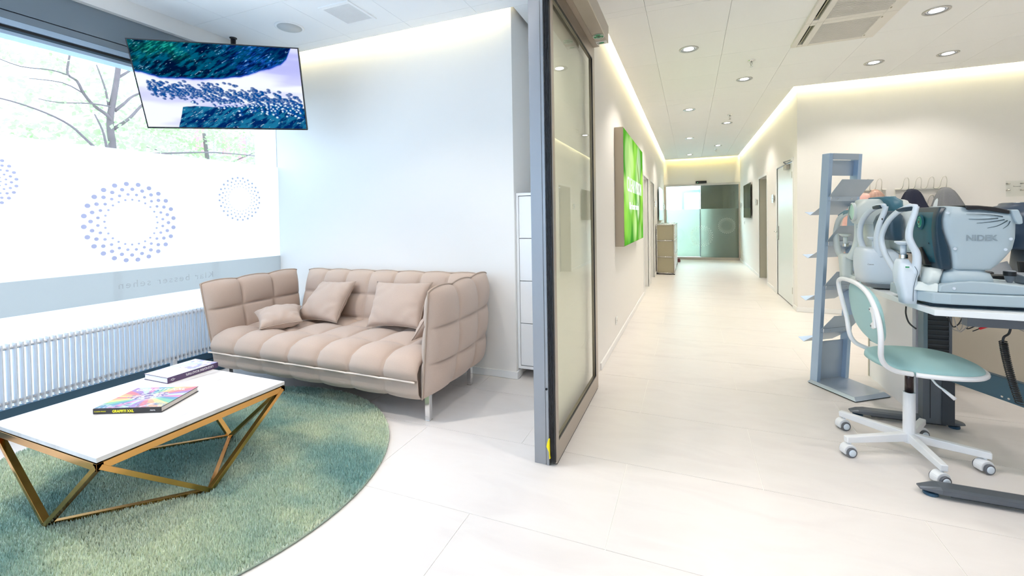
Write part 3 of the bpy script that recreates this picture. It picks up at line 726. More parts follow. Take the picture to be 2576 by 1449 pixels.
# ------------------------------------------------------------------ coffee table
ct = thing('coffee_table', 'square marble coffee table with faceted brass base on the rug', 'coffee table', (-2.6, 1.39, 0))
TX0, TX1, TY0, TY1 = -3.035, -2.172, .957, 1.822
B().box(TX0, TX1, TY0, TY1, .382, .402).build('tabletop', 'marble', ct, bevel=.002)
ZT = .362; e = .012
co = [(TX0 + e, TY0 + e, ZT), (TX1 - e, TY0 + e, ZT), (TX1 - e, TY1 - e, ZT), (TX0 + e, TY1 - e, ZT)]
mid = [((TX0 + TX1) / 2, TY0 + .015, .022), (TX1 - .005, (TY0 + TY1) / 2, .022), ((TX0 + TX1) / 2, TY1 - .03, .022), (TX0 + .005, (TY0 + TY1) / 2, .022)]
for k in range(4):
    a, c = Vector(co[k]), Vector(co[(k + 1) % 4]); d = (c - a).normalized() * .012
    B().bar(a - d, c + d, .024, .030).build('top_frame', 'brass', ct, bevel=.001)
for k in range(4):
    m_ = mid[k]; a, c = co[k], co[(k + 1) % 4]
    B().bar(a, m_, .020, .026, up=(1, 0, 0) if k % 2 else (0, 1, 0)).build('leg', 'brass', ct, bevel=.001)
    B().bar(c, m_, .020, .026, up=(1, 0, 0) if k % 2 else (0, 1, 0)).build('leg', 'brass', ct, bevel=.001)
    B().bar(m_, mid[(k + 1) % 4], .020, .020).build('base_bar', 'brass', ct, bevel=.001)

# books
def rect_frame(P, ang, w, d):
    c, s_ = math.cos(ang), math.sin(ang); P = Vector(P); U = Vector((c, s_, 0)); V = Vector((-s_, c, 0)); return P, U, V
def obox(b, P, U, V, u0, u1, v0, v1, z0, z1):
    q = lambda u, v, z: P + U * u + V * v + Vector((0, 0, z))
    return b.hexa([q(u0, v0, z0), q(u1, v0, z0), q(u1, v1, z0), q(u0, v1, z0), q(u0, v0, z1), q(u1, v0, z1), q(u1, v1, z1), q(u0, v1, z1)])
def cover_rays(u, v):
    cx, cy = .48, .52; a = np.arctan2((v - cy) * 1.1, u - cx); r = np.hypot(u - cx, (v - cy) * 1.1)
    pal = np.array([(.85, .16, .22), (.95, .45, .20), (.92, .80, .25), (.20, .62, .38), (.10, .33, .52), (.80, .25, .55), (.65, .80, .92), (.45, .22, .60)])
    k = np.floor((a + PI) / (2 * PI) * 26 + .6 * np.sin(r * 3)).astype(int) % 8; c = pal[k] * .86 + .04
    c = lerp((.95, .93, .97), (1, 1, 1), r * 0) * (1 - sm(r, 0, .33))[..., None] * .75 + c * (1 - .75 * (1 - sm(r, 0, .33)))[..., None]
    n = fbm(u * 18, v * 18, 4, 5); blob = (sm(.27 - np.hypot((u - .47) * 1.0, (v - .56) * 1.5) + (n - .5) * .32, 0, .03)) * sm(n, .42, .5)
    c = c * (1 - blob[..., None]) + lerp((.16, .10, .32), (.85, .70, .85), sm(fbm(u * 30, v * 30, 3, 9), .4, .6)) * blob[..., None]
    st = sm(.22 + .05 * (n - .5) - v, 0, .03) * sm(fbm(u * 14, v * 40, 3, 7), .3, .6)
    c = c * (1 - st[..., None]) + lerp((.10, .17, .35), (.70, .74, .82), sm(fbm(u * 30, v * 12, 3, 2), .35, .65)) * st[..., None]
    return np.clip(c, 0, 1) * .68
def cover_map(u, v):
    n = fbm(u * 5 + 3, v * 6, 5, 11); n2 = fbm(u * 7, v * 5 + 8, 4, 13); c = lerp((.93, .90, .80), (.92, .72, .66), sm(n, .45, .62)); c = c * (1 - sm(n2, .55, .6)[..., None]) + np.array((.45, .42, .78)) * sm(n2, .55, .6)[..., None]
    g = sm(fbm(u * 6 + 9, v * 5, 4, 21), .56, .62)[..., None] * .7; c = c * (1 - g) + np.array((.62, .82, .62)) * g
    w = (sm(.50 - u, 0, .05) * sm(.85 - v, 0, .1))[..., None]; c = c * (1 - w) + np.array((.93, .93, .92)) * w
    return np.clip(c, 0, 1) * .72
# front book: spine faces the camera side
P = Vector((-2.690, 1.180, .403)); ang = math.atan2(1.312 - 1.182, -2.392 + 2.690); P_, U_, V_ = rect_frame(P, ang, 0, 0)
bk = thing('book', 'colourful graffiti picture book with black spine lying nearest', 'book', tuple(P), 'books on the coffee table')
w, d, h = .325, .262, .026
obox(B(), P_, U_, V_, .003, w - .003, .003, d - .004, .002, h - .002).build('pages', 'page', bk)
obox(obox(obox(B(), P_, U_, V_, 0, w, 0, d, 0, .0022), P_, U_, V_, 0, w, 0, d, h - .0022, h), P_, U_, V_, 0, w, -.001, .002, .0022, h - .0022).build('cover', 'spine_k', bk)
q = lambda u, v, z: P_ + U_ * u + V_ * v + Vector((0, 0, z))
color_panel('cover_print', q(.001, .003, h + .0004), U_ * (w - .002), V_ * (d - .004), cover_rays, 150, 130, vcol_mat('print_rays', .25), bk)
text('lettering', 'GRAFFITI XXL', q(.092, -.0016, .006), U_, (0, 0, 1), .0125, 'txt_y', bk, .0004, squash=.94, bold=.0006)
text('lettering', 'CLAUDIA WALDE', q(.006, -.0016, .010), U_, (0, 0, 1), .005, 'txt_y', bk, .0003)
text('lettering', 'PRESTEL', q(.272, -.0016, .010), U_, (0, 0, 1), .005, 'txt_w', bk, .0003)
text('cover_title', 'GRAFFITI XXL', q(.022, .215, h + .0008), U_, V_, .030, 'txt_w', bk, .0003)
P = Vector((-2.783, 1.560, .403)); U2 = Vector((-.012, 1, 0)).normalized(); V2 = Vector((-1, -.012, 0))
bk2 = thing('book', 'pale map-covered book with purple spine lying farther back', 'book', tuple(P), 'books on the coffee table')
P_, w, d, h = P, .292, .215, .033
obox(B(), P_, U2, V2, .003, w - .003, .003, d - .004, .002, h - .002).build('pages', 'paper', bk2)
obox(obox(obox(B(), P_, U2, V2, 0, w, 0, d, 0, .0022), P_, U2, V2, 0, w, 0, d, h - .0022, h), P_, U2, V2, 0, w, -.001, .002, .0022, h - .0022).build('cover', 'spine_p', bk2)
q2 = lambda u, v, z: P_ + U2 * u + V2 * v + Vector((0, 0, z))
color_panel('cover_print', q2(.001, .003, h + .0004), U2 * (w - .002), V2 * (d - .004), cover_map, 110, 80, vcol_mat('print_map', .35), bk2)
text('lettering', 'LEGENDÄRE ROADTRIPS', q2(.262, -.0016, .025), -U2, (0, 0, -1), .0135, 'txt_w', bk2, .0004, squash=.78)
lg = B().lathe(q2(.027, -.0012, .0165), [(.0075, 0), (.0075, .0006), (.006, .0006), (.006, 0)], (1, 0, 0), 18)
lg.bar(q2(.013, -.0016, .0165), q2(.041, -.0016, .0165), .0012, .0016, up=(1, 0, 0)).build('emblem', 'txt_w', bk2)

# ------------------------------------------------------------------ television
TVc = Vector((-3.40, 2.37, 2.387)); tr = Vector((.7988, .6005, .0)).normalized(); tu = Vector((.1791, -.3233, .9177)); tu = (tu - tr * tu.dot(tr)).normalized(); tn = tr.cross(tu)
tr = (Vector((.79878, .61872, .02526))).normalized(); tu = (Vector((.17909, -.32330, .91768))); tu = (tu - tr * tu.dot(tr)).normalized(); tn = tr.cross(tu)
if tn.dot(-TVc) < 0: tn = -tn
tv = thing('television', 'tilted flat television hanging from the ceiling before the window', 'television', tuple(TVc))
w, h = 1.15, .65
def tp(a, b_, c): return TVc + tr * a + tu * b_ + tn * c
def tbox(b, a0, a1, b0, b1, c0, c1): return b.hexa([tp(a0, b0, c0), tp(a1, b0, c0), tp(a1, b0, c1), tp(a0, b0, c1), tp(a0, b1, c0), tp(a1, b1, c0), tp(a1, b1, c1), tp(a0, b1, c1)])
tbox(B(), -w / 2, w / 2, -h / 2, h / 2, -.03, -.002).build('casing', 'black', tv, bevel=.003)
b = B(); bz = .008
for r in ((-w / 2, w / 2, -h / 2, -h / 2 + bz * 1.5), (-w / 2, w / 2, h / 2 - bz, h / 2), (-w / 2, -w / 2 + bz, -h / 2 + bz * 1.5, h / 2 - bz), (w / 2 - bz, w / 2, -h / 2 + bz * 1.5, h / 2 - bz)): tbox(b, *r, -.002, .003)
b.build('bezel', 'black', tv)
def screen(u, v):
    X = u * 16; Y = v * 9
    st = fbm(X * 1.0 + Y * .55, (Y - X * .62) * 3.4, 5, 31); lg = fbm(X * .35 + 4, Y * .6, 4, 33); fine = fbm(X * 2.4 + Y, (Y - X * .62) * 9, 3, 35)
    land = lerp((.0, .006, .035), (.0, .10, .19), sm(st, .38, .66)); gr = (sm(.62 - u + .3 * (lg - .5), 0, .5) * sm(v, .72, .95) * sm(lg, .35, .6))[..., None]
    land = land * (1 - gr) + lerp((.0, .10, .09), (.02, .52, .38), sm(fine, .35, .65)) * gr
    blue = sm(u, .35, .75)[..., None] * .55; land = land * (1 - blue) + lerp((.0, .01, .10), (.01, .12, .62), sm(fine * .6 + lg * .5, .45, .7)) * blue
    sp_ = sm(fine, .66, .74)[..., None] * .5; land = land * (1 - sp_) + np.array((.35, .70, .95)) * sp_
    snow = lerp((.62, .64, .95), (.90, .94, 1.0), sm(fbm(u * 2, v * 6, 3, 41), .3, .55)) * 1.0
    snow = snow * (1 - (sm(u, .55, .9) * sm(v, .55, .75))[..., None] * .22 * np.array([1, 1, .2]))
    # upper slope boundary
    yb = np.interp(u, [0, .06, .13, .3, .5, .62, .72, .80, .88, .92, .955, 1], [.645, .63, .59, .585, .60, .635, .70, .735, .80, .87, 1.0, 1.2]) + .03 * (fbm(u * 14, u * 0, 3, 51) - .5)
    top = sm(v - yb, -.002, .004)[..., None]; c = snow * (1 - top) + land * top
    edge = (sm(v - yb, -.02, 0) * (1 - sm(v - yb, 0, .03)))[..., None] * .5; c = c * (1 - edge) + np.array((.02, .10, .75)) * edge
    # lower shadow slope
    lb = np.interp(u, [0, .14, .19, .215, .23, .30, .5, .7, .85, 1], [-.3, -.2, .05, .16, .25, .275, .26, .30, .30, .26]) + .05 * (fbm(u * 8, v * 6, 3, 61) - .5)
    low = sm(lb - v, -.004, .006)[..., None]; dk = lerp((.0, .02, .12), (.01, .17, .33), sm(st, .35, .65)); s2 = sm(fine, .62, .70)[..., None] * .6; dk = dk * (1 - s2) + np.array((.50, .78, .95)) * s2
    c = c * (1 - low) + dk * low
    # the herd
    rs = np.random.default_rng(5); H_, Wd = v.shape[1], u.shape[0]
    for _ in range(620):
        a = rs.random(); q = rs.random()
        cx = .05 + .93 * a; mid_ = .47 - .12 * a - .06 * a * a; spread = .07 + .045 * math.sin(PI * a) + .05 * a * a
        cy = mid_ + rs.normal() * spread * .62
        if cy > .565 - .03 * a - .22 * max(0, a - .55) or cy < .12: continue
        s_ = .0052 + .0035 * rs.random() + .003 * a; i0, j0 = int(cx * (Wd - 1)), int(cy * (H_ - 1)); ri = 12
        i1, i2, j1, j2 = max(0, i0 - ri), min(Wd, i0 + ri), max(0, j0 - ri), min(H_, j0 + ri)
        if i2 <= i1 or j2 <= j1: continue
        uu, vv = u[i1:i2, j1:j2] - cx, (v[i1:i2, j1:j2] - cy) * .565
        k = (sm(1.25 - np.hypot(uu / (s_ * 1.5), (vv + uu * .15) / s_), 0, .5))[..., None]
        lm = (sm(1.1 - np.hypot((uu + s_ * .9) / (s_ * .8), (vv + s_ * .3) / (s_ * .7)), 0, .5))[..., None] * (.25 + .6 * (cy < .33))
        c[i1:i2, j1:j2] = c[i1:i2, j1:j2] * (1 - k * .9) + np.array((.0, .07, .30)) * k * .9
        c[i1:i2, j1:j2] = c[i1:i2, j1:j2] * (1 - lm) + np.array((.70, .88, 1.0)) * lm
    return np.clip(c, 0, 1)
color_panel('screen', tp(-w / 2 + bz, -h / 2 + bz * 1.5, .0008), tr * (w - 2 * bz), tu * (h - 2.5 * bz), screen, 420, 236, vcol_emission('screen_picture', .82), tv)
tbox(B(), -.18, .18, -.14, .16, -.075, -.03).build('back_mount', 'black', tv, bevel=.006)
pt = Vector((-3.835, 2.775, 3.0))
B().lathe(pt, [(.030, .0), (.030, -.006), (.022, -.008)], seg=24).tube([pt + Vector((0, 0, -.01)), pt + Vector((0, 0, -.45))], .021, 16).build('ceiling_pole', 'black', tv, smooth=True)
B().bar(pt + Vector((0, 0, -.42)), tp(0, .02, -.07), .05, .04).build('arm', 'black', tv, bevel=.004)

# ------------------------------------------------------------------ corridor fittings
lb = thing('light_box', 'large backlit green poster box on the left corridor wall', 'light box', (-.68, 5.7, 1.01))
B().box(-.724, -.634, 4.64, 6.60, 1.005, 2.245).build('frame', principled('box_side', (.50, .43, .34), .45), lb)
def bokeh(u, v):
    c = lerp((.02, .24, .03), (.22, .62, .04), fbm(u * 3 + 5, v * 2, 4, 71)); rs = np.random.default_rng(3)
    for _ in range(46):
        cx, cy, r = rs.random(), rs.random(), .05 + .12 * rs.random(); k = (sm(r - np.hypot((u - cx), (v - cy) * .62), 0, .07))[..., None] * (.25 + .45 * rs.random())
        col = [(.45, .90, .12), (.72, 1.0, .40), (.15, .55, .08), (.90, 1.0, .75)][rs.integers(4)]; c = c * (1 - k) + np.array(col) * k
    br = (sm(.035 + .02 * v - np.abs(u - .62 - .28 * np.sin(v * 3.2 + .4) * .6), 0, .05))[..., None] * sm(.95 - v, 0, .3)[..., None] * .85; c = c * (1 - br) + np.array((.10, .13, .02)) * br
    return np.clip(c, 0, 1)
color_panel('poster', (-.632, 4.645, 1.01), (0, 1.95, 0), (0, 0, 1.23), bokeh, 160, 100, vcol_emission('poster_glow', .85), lb)
text('lettering', 'CLEAR', (-.6305, 4.88, 1.60), (0, 1, 0), (0, 0, 1), .165, 'txt_e', lb, .001, squash=1.05)
text('lettering', 'VISION', (-.6305, 5.62, 1.60), (0, 1, 0), (0, 0, 1), .165, 'txt_e', lb, .001, squash=1.05)
text('lettering', 'Klar besser sehen', (-.6305, 5.06, 1.40), (0, 1, 0), (0, 0, 1), .085, 'txt_e', lb, .001, squash=1.1)

lk = thing('locker_unit', 'beige three-compartment steel cabinet on the left of the corridor', 'cabinet', (-.5, 11.4, 0))
ly0, ly1 = 10.38, 12.6; lx0, lx1 = -.70, -.335; zz = (.03, .395, .76, 1.115)
for k in range(3): B().box(lx0 + .012, lx1 - .012, ly0 + .004, ly0 + .014, zz[k] + .014, zz[k + 1] - .014).build('side_panel', 'locker', lk)
B().box(lx0 + .012, lx1 - .012, ly0 + .02, ly1 - .01, zz[0], zz[3] - .004).build('body', 'locker', lk)
for k in range(3):
    for q in range(3):
        y0 = ly0 + .02 + q * (ly1 - ly0 - .03) / 3; B().box(lx1 - .012, lx1 - .002, y0 + .01, y0 + .725, zz[k] + .014, zz[k + 1] - .014).build('front_panel', 'white', lk)
b = B()
for z in zz:
    for y in (ly0, ly1): b.cyl((lx0, y, z), (lx1, y, z), .0125, seg=8)
    for x in (lx0, lx1): b.cyl((x, ly0, z), (x, ly1, z), .0125, seg=8)
for x in (lx0, lx1):
    for y in (ly0, ly1): b.cyl((x, y, zz[0]), (x, y, zz[3]), .0125, seg=8)
b.build('tube_frame', 'chrome', lk, smooth=True)
for z in zz:
    for y in (ly0, ly0 + .74, ly0 + 1.48, ly1): B().ball((lx1, y, z), .017, 10).cyl((lx1, y, z), (lx1 + .02, y, z), .007, seg=8).build('ball_joint', 'chrome', lk, smooth=True)
for x in (lx0, lx1):
    for y in (ly0, ly1): B().cyl((x, y, 0), (x, y, .03), .014, seg=10).build('foot', 'black', lk)
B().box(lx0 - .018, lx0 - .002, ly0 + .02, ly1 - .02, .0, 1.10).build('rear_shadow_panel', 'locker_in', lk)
sh = thing('shoe', 'dark red shoe standing past the beige cabinet', 'shoe', (-.30, 13.1, 0))
B().ball((-.30, 13.12, .045), .05, 14, (.9, 2.4, .8)).ball((-.30, 13.02, .085), .042, 12, (.95, 1.2, 1.2)).build('upper', 'shoe', sh, smooth=True)
B().box(-.345, -.255, 12.99, 13.24, .0, .018).build('sole', 'white', sh, bevel=.006)

def wall_picture(name, label, x, sx, y0, y1, z0, z1, m, fn=None):
    t = thing(name, label, 'picture', (x, (y0 + y1) / 2, z0), None)
    B().box(min(x, x + sx * .012), max(x, x + sx * .012), y0, y1, z0, z1).build('panel', m, t)
    if fn: color_panel('print', (x + sx * .0125, y0, z0), (0, y1 - y0, 0), (0, 0, z1 - z0), fn, 90, 60, vcol_mat(name + '_print', .12), t)
    for y in (y0 + .08, y1 - .08):
        for z in (z0 + .05, z1 - .05): B().cyl((x + sx * .012, y, z), (x - sx * .03, y, z), .012, seg=10).build('standoff', 'chrome', t, smooth=True)
def forest(u, v):
    n = fbm(u * 4, v * 1.2, 5, 81); st = fbm(u * 26, v * 2 + u * 3, 4, 83); c = lerp((.02, .035, .015), (.13, .16, .07), st); g = (sm(.28 - np.abs(u - .62), 0, .25) * sm(n, .35, .7))[..., None] * .8
    return np.clip(c * (1 - g) + np.array((.34, .27, .16)) * g, 0, 1)
wall_picture('glass_picture', 'dark forest photograph on glass on the right corridor wall', 1.297, -1, 11.42, 12.78, 1.24, 2.055, 'black', forest)
wall_picture('glass_picture', 'glass picture with a painted blue reflection on the left wall above the cabinet', -.69, 1, 11.05, 12.42, 1.21, 2.01, principled('blue_reflection', (.50, .66, .80), .08))  # blue reflection on the acrylic is put into the base colour
def door_sign(x, sx, y, label, z=1.58):
    t = thing('door_sign', label, 'sign', (x, y, z), 'clear acrylic door signs in the corridor')
    xx = x - sx * .0
    B().box(min(xx, xx + sx * .004), max(xx, xx + sx * .004), y - .075, y + .075, z - .07, z + .07).build('plate', principled('sign_plate', (.72, .74, .72), .2), t)
    for dy in (-.055, .055):
        for dz in (-.045, .045): B().cyl((xx - sx * .022, y + dy, z + dz), (xx + sx * .006, y + dy, z + dz), .007, seg=8).build('standoff', 'steel', t)
    B().box(min(xx + sx * .0042, xx + sx * .0052), max(xx + sx * .0042, xx + sx * .0052), y - .035, y + .035, z - .006, z + .006).build('print_line', 'txt_k', t)
door_sign(1.306, -1, 10.62, 'small clear sign left of the open doorway on the right wall')
door_sign(1.306, -1, 8.60, 'small clear sign left of the white door with the closer')
door_sign(1.306, -1, 13.70, 'small clear sign at the far end of the right corridor wall')
door_sign(-.702, 1, 10.15, 'small clear sign on the left wall past the second door')
door_sign(-.702, 1, 13.72, 'small clear sign at the far end of the left corridor wall')
def socket(x, sx, y, z, label):
    t = thing('wall_socket', label, 'socket', (x, y, z - .04))
    B().box(min(x, x + sx * .008), max(x, x + sx * .008), y - .04, y + .04, z - .04, z + .04).build('plate', 'trim', t, bevel=.003)
    B().lathe((x + sx * .0082, y, z), [(.026, 0), (.026, .002), (.022, .002), (.021, .0)], (sx, 0, 0), 20).build('rim', 'rack', t)
    for d in (-.009, .009): B().cyl((x + sx * .008, y + d, z), (x + sx * .0095, y + d, z), .003, seg=8).build('hole', 'txt_k', t)
socket(-.725, 1, 4.63, .235, 'white double wall socket low on the left wall by the glass door')
socket(1.329, -1, 13.35, .24, 'small white socket low on the far right corridor wall')
socket(1.329, -1, 13.0, 1.10, 'white switch plate below the far sign on the right wall')

# ------------------------------------------------------------------ coat racks and clothes
def coat_rack(x0, n, label, z=1.60, pitch=.0915):
    y = 6.845; t = thing('coat_rack', label, 'coat rack', (x0, 6.86, z - .25), 'cream wire coat racks on the alcove wall')
    def row(zb, hgt, k, xoff):
        p = [(xoff, y, zb)]
        for q in range(k):
            a = xoff + .035 + q * pitch * 1.3
            p += [(a + .015, y, zb + .002), (a + .030, y - .02, zb + .03), (a + .036, y - .035, zb + hgt * .75), (a + .052, y - .045, zb + hgt), (a + .072, y - .045, zb + hgt), (a + .086, y - .035, zb + hgt * .75), (a + .089, y - .02, zb + .03), (a + .098, y, zb + .002)]
        p.append((xoff + .06 + k * pitch * 1.3, y, zb)); return p, xoff + .06 + k * pitch * 1.3
    p, xe = row(z, .135, n, x0)
    B().tube(p, .0055, 6, smooth=3).build('upper_hooks', 'rack', t, smooth=True)
    B().box(x0, xe, 6.857, 6.868, z - .012, z + .008).build('upper_rail', 'rack', t, bevel=.002)
    p2, _ = row(z - .22, .135, n, x0)
    B().tube(p2, .0055, 6, smooth=3).build('lower_hooks', 'rack', t, smooth=True)
    B().box(x0, xe, 6.857, 6.868, z - .232, z - .212).build('lower_rail', 'rack', t, bevel=.002)
    for x in (x0 + .004, xe - .004): B().tube([(x, 6.862, z), (x, 6.862, z - .22)], .004, 6).build('side_wire', 'rack', t)
coat_rack(2.365, 4, 'cream wire coat rack holding the navy and grey garments')
coat_rack(1.74, 4, 'cream wire coat rack behind the leaflet stand with pink garments')
def cloak(name, label, x, z, w0, w1, L_, m, ncr=6, seed=0, depth=.07, cat='jacket', lean=0.0, thick=.05, yc=6.73):
    rs = np.random.default_rng(seed); ph = rs.random(8) * 6
    t = thing(name, label, cat, (x, yc, z - L_), 'garments on the coat racks')
    def f(u, v):   # u around 0..1, v down
        a = 2 * PI * u; ww = (w0 + (w1 - w0) * (v ** .62)) / 2; dd = (.018 + depth * v ** .5) / 1
        k = 1 + (.10 * math.sin(ncr * a + ph[0] + 1.3 * v) + .06 * math.sin((ncr * 2 + 1) * a + ph[1] - 2 * v) + .03 * math.sin(17 * a + ph[2])) * min(1, v * 3 + .15)
        zz_ = z - L_ * v + .02 * math.sin(3 * a + ph[3]) * v + (-.012 * (abs(math.cos(a)) ** 2) * (1 - v))
        return Vector((x + lean * v + math.cos(a) * ww * k, yc - math.sin(a) * dd * k, zz_))
    b = B().grid(f, 80, 26)
    b.lathe((x, yc + .03, z - .006), [(0, .012), (w0 * .35, .006), (w0 * .5, -.006)], seg=16, sy=.4)
    o = b.build('cloth', m, t, smooth=True); so = o.modifiers.new('thickness', 'SOLIDIFY'); so.thickness = .003
    return t
cloak('navy_jacket', 'dark navy jacket hanging from the left half of the coat rack', 2.49, 1.592, .10, .50, .75, 'navy_cloth', 5, 1, .10, lean=.03)
cloak('grey_hoodie', 'grey marl hoodie hanging from the right end of the coat rack', 2.80, 1.60, .09, .56, .85, 'grey_cloth', 6, 2, .12, lean=.06)
t = cloak('blue_scarf', 'pale blue cloth hanging behind the grey hoodie', 2.73, 1.50, .05, .24, .6, principled('pale_blue_cloth', (.62, .70, .78), .8), 4, 5, .05, 'scarf', lean=-.03)
cloak('pink_jacket', 'salmon pink jacket on the rack behind the leaflet stand', 1.98, 1.56, .20, .44, .80, 'pink', 6, 3, .10)
cloak('satin_blouse', 'rose brown satin garment hung beside the pink jacket', 2.13, 1.60, .08, .42, .72, 'rose', 7, 4, .10, 'blouse', lean=.05)

sg = thing('wall_sign', 'clear acrylic sign reading Personal on the alcove wall', 'sign', (3.46, 6.85, 1.47))
B().box(3.375, 3.545, 6.825, 6.831, 1.475, 1.655).build('plate', 'acrylic', sg)
for x in (3.40, 3.52):
    for z in (1.622, 1.548): B().cyl((x, 6.868, z), (x, 6.818, z), .008, seg=10).build('standoff', 'steel', sg, smooth=True)
text('lettering', 'Personal', (3.432, 6.823, 1.583), (1, 0, 0), (0, 0, 1), .0135, 'txt_k', sg, .0004)

# ------------------------------------------------------------------ leaflet stand
ls = thing('leaflet_stand', 'blue-grey metal leaflet stand with four empty angled trays', 'display stand', (1.08, 3.97, 0))
wv = Vector((.809, .589, 0)); dv = Vector((.589, -.809, 0)); Lb = Vector((.872, 3.985, 0)); Rb = Vector((1.122, 4.165, 0))
lean = .062
def sp3(s, f, z): return Lb + (Rb - Lb) * s + dv * (f + lean * z) + Vector((0, 0, z))
def sbar(b, s0, s1, f0, f1, z0, z1): return b.hexa([sp3(s0, f0, z0), sp3(s1, f0, z0), sp3(s1, f1, z0), sp3(s0, f1, z0), sp3(s0, f0, z1), sp3(s1, f0, z1), sp3(s1, f1, z1), sp3(s0, f1, z1)])
c0, c1, c2, c3 = Vector((.838, 4.005, 0)), Vector((1.052, 3.678, 0)), Vector((1.318, 3.872, 0)), Vector((1.104, 4.199, 0))
cen = (c0 + c1 + c2 + c3) / 4
top = [cen + (c - cen) * f + Vector((0, 0, .028)) for c, f in ((c0, .93), (c1, .86), (c2, .86), (c3, .93))]
B().hexa([c + Vector((0, 0, .008)) for c in (c0, c1, c2, c3)] + top).build('base_plate', 'stand', ls)
B().hexa([cen + (c - cen) * .97 + Vector((0, 0, 0)) for c in (c0, c1, c2, c3)] + [cen + (c - cen) * .97 + Vector((0, 0, .008)) for c in (c0, c1, c2, c3)]).build('base_gasket', 'seal', ls)
sbar(B(), 0, .11, -.03, .03, .026, 1.76).build('upright', 'stand_lit', ls, bevel=.002)
sbar(B(), .89, 1, -.03, .03, .026, 1.76).build('upright', 'stand_lit', ls, bevel=.002)
sbar(B(), .11, .89, .018, .03, 1.715, 1.76).build('top_bar', 'stand', ls)
sbar(B(), .11, .89, -.012, -.006, 1.60, 1.715).build('header_panel', 'stand', ls)
sbar(B(), .11, .89, -.010, -.004, .03, .33).build('kick_panel', 'stand', ls)
for k, z in enumerate((1.43, 1.095, .76, .43)):
    b = B()
    def quadslab(b, a0, a1, z0, z1, th=.003, s0=.04, s1=.99): return b.hexa([sp3(s0, a0, z0), sp3(s1, a0, z0), sp3(s1, a0 + th, z0), sp3(s0, a0 + th, z0), sp3(s0, a1, z1), sp3(s1, a1, z1), sp3(s1, a1 + th, z1), sp3(s0, a1 + th, z1)])
    tr_ = quadslab(B(), .03, .125, z + .01, z + .13).build('tray_back', 'stand', ls)
    b = B(); quadslab(b, .030, .034, z - .022, z + .012, s0=.11, s1=.89); b.build('tray_bar', 'stand', ls)
    for s in (.3, .72): B().lathe(sp3(s, .037, z - .006), [(0, .004), (.004, .002), (.005, 0)], dv, 10).build('screw', 'chrome', ls)
    quadslab(B(), -.115, .03, z - .125, z - .02, s0=.04, s1=.96).build('tray_slope', 'stand', ls)
    quadslab(B(), -.165, -.115, z - .10, z - .125, s0=.04, s1=.96).build('tray_lip', 'stand_lit', ls)
B().hexa([cen + dv * .155 + wv * .10 + Vector((0, 0, .0285)), cen + dv * .155 + wv * .14 + Vector((0, 0, .0285)), cen + dv * .145 + wv * .14 + Vector((0, 0, .0285)), cen + dv * .145 + wv * .10 + Vector((0, 0, .0285)), cen + dv * .155 + wv * .10 + Vector((0, 0, .029)), cen + dv * .155 + wv * .14 + Vector((0, 0, .029)), cen + dv * .145 + wv * .14 + Vector((0, 0, .029)), cen + dv * .145 + wv * .10 + Vector((0, 0, .029))]).build('base_sticker', 'sticker', ls)

# ------------------------------------------------------------------ instrument desk
dk = thing('instrument_desk', 'white height-adjustable desk with grey steel frame under the eye instruments', 'desk', (1.7, 3.6, 0))
outline = [(1.08, 3.917), (1.051, 3.669), (1.041, 3.381), (1.046, 3.133), (1.06, 2.886), (1.079, 2.69), (1.402, 2.667), (1.699, 2.639), (2.226, 2.639), (2.226, 3.917)]
B().prism([(x, y, .821) for x, y in outline], (0, 0, .029)).build('desktop', 'desk_top', dk, bevel=.0015)
B().box(1.40, 1.46, 3.40, 3.47, .03, .45).build('column_core', 'desk_dark', dk)
B().box(1.312, 1.452, 3.405, 3.47, .03, .45).build('column', 'desk_metal', dk, bevel=.002)
for x in (1.345, 1.420): B().box(x, x + .002, 3.402, 3.406, .06, .448).build('column_groove', 'seal', dk)
for x in (1.326, 1.437):
    for z in (.43, .335): B().lathe((x, 3.404, z), [(0, .002), (.004, .0015), (.005, 0)], (0, -1, 0), 10).build('screw', 'desk_dark', dk)
B().box(1.312, 1.332, 3.40, 3.47, .45, .82).build('inner_rail', principled('rail_blue', (.17, .25, .30), .4, .5), dk)
B().box(1.432, 1.446, 3.40, 3.47, .45, .82).build('inner_rail', 'desk_metal', dk)
fo = B()
for k in range(12): fo.box(1.332, 1.432, 3.404 + .004 * (k % 2), 3.46, .455 + k * .029, .455 + (k + 1) * .029)
fo.build('bellows', principled('bellows', (.035, .04, .045), .7), dk)
for k in range(11): B().bar((1.332, 3.400, .484 + k * .029), (1.432, 3.400, .484 + k * .029), .004, .006).build('bellows_fold', 'desk_dark', dk)
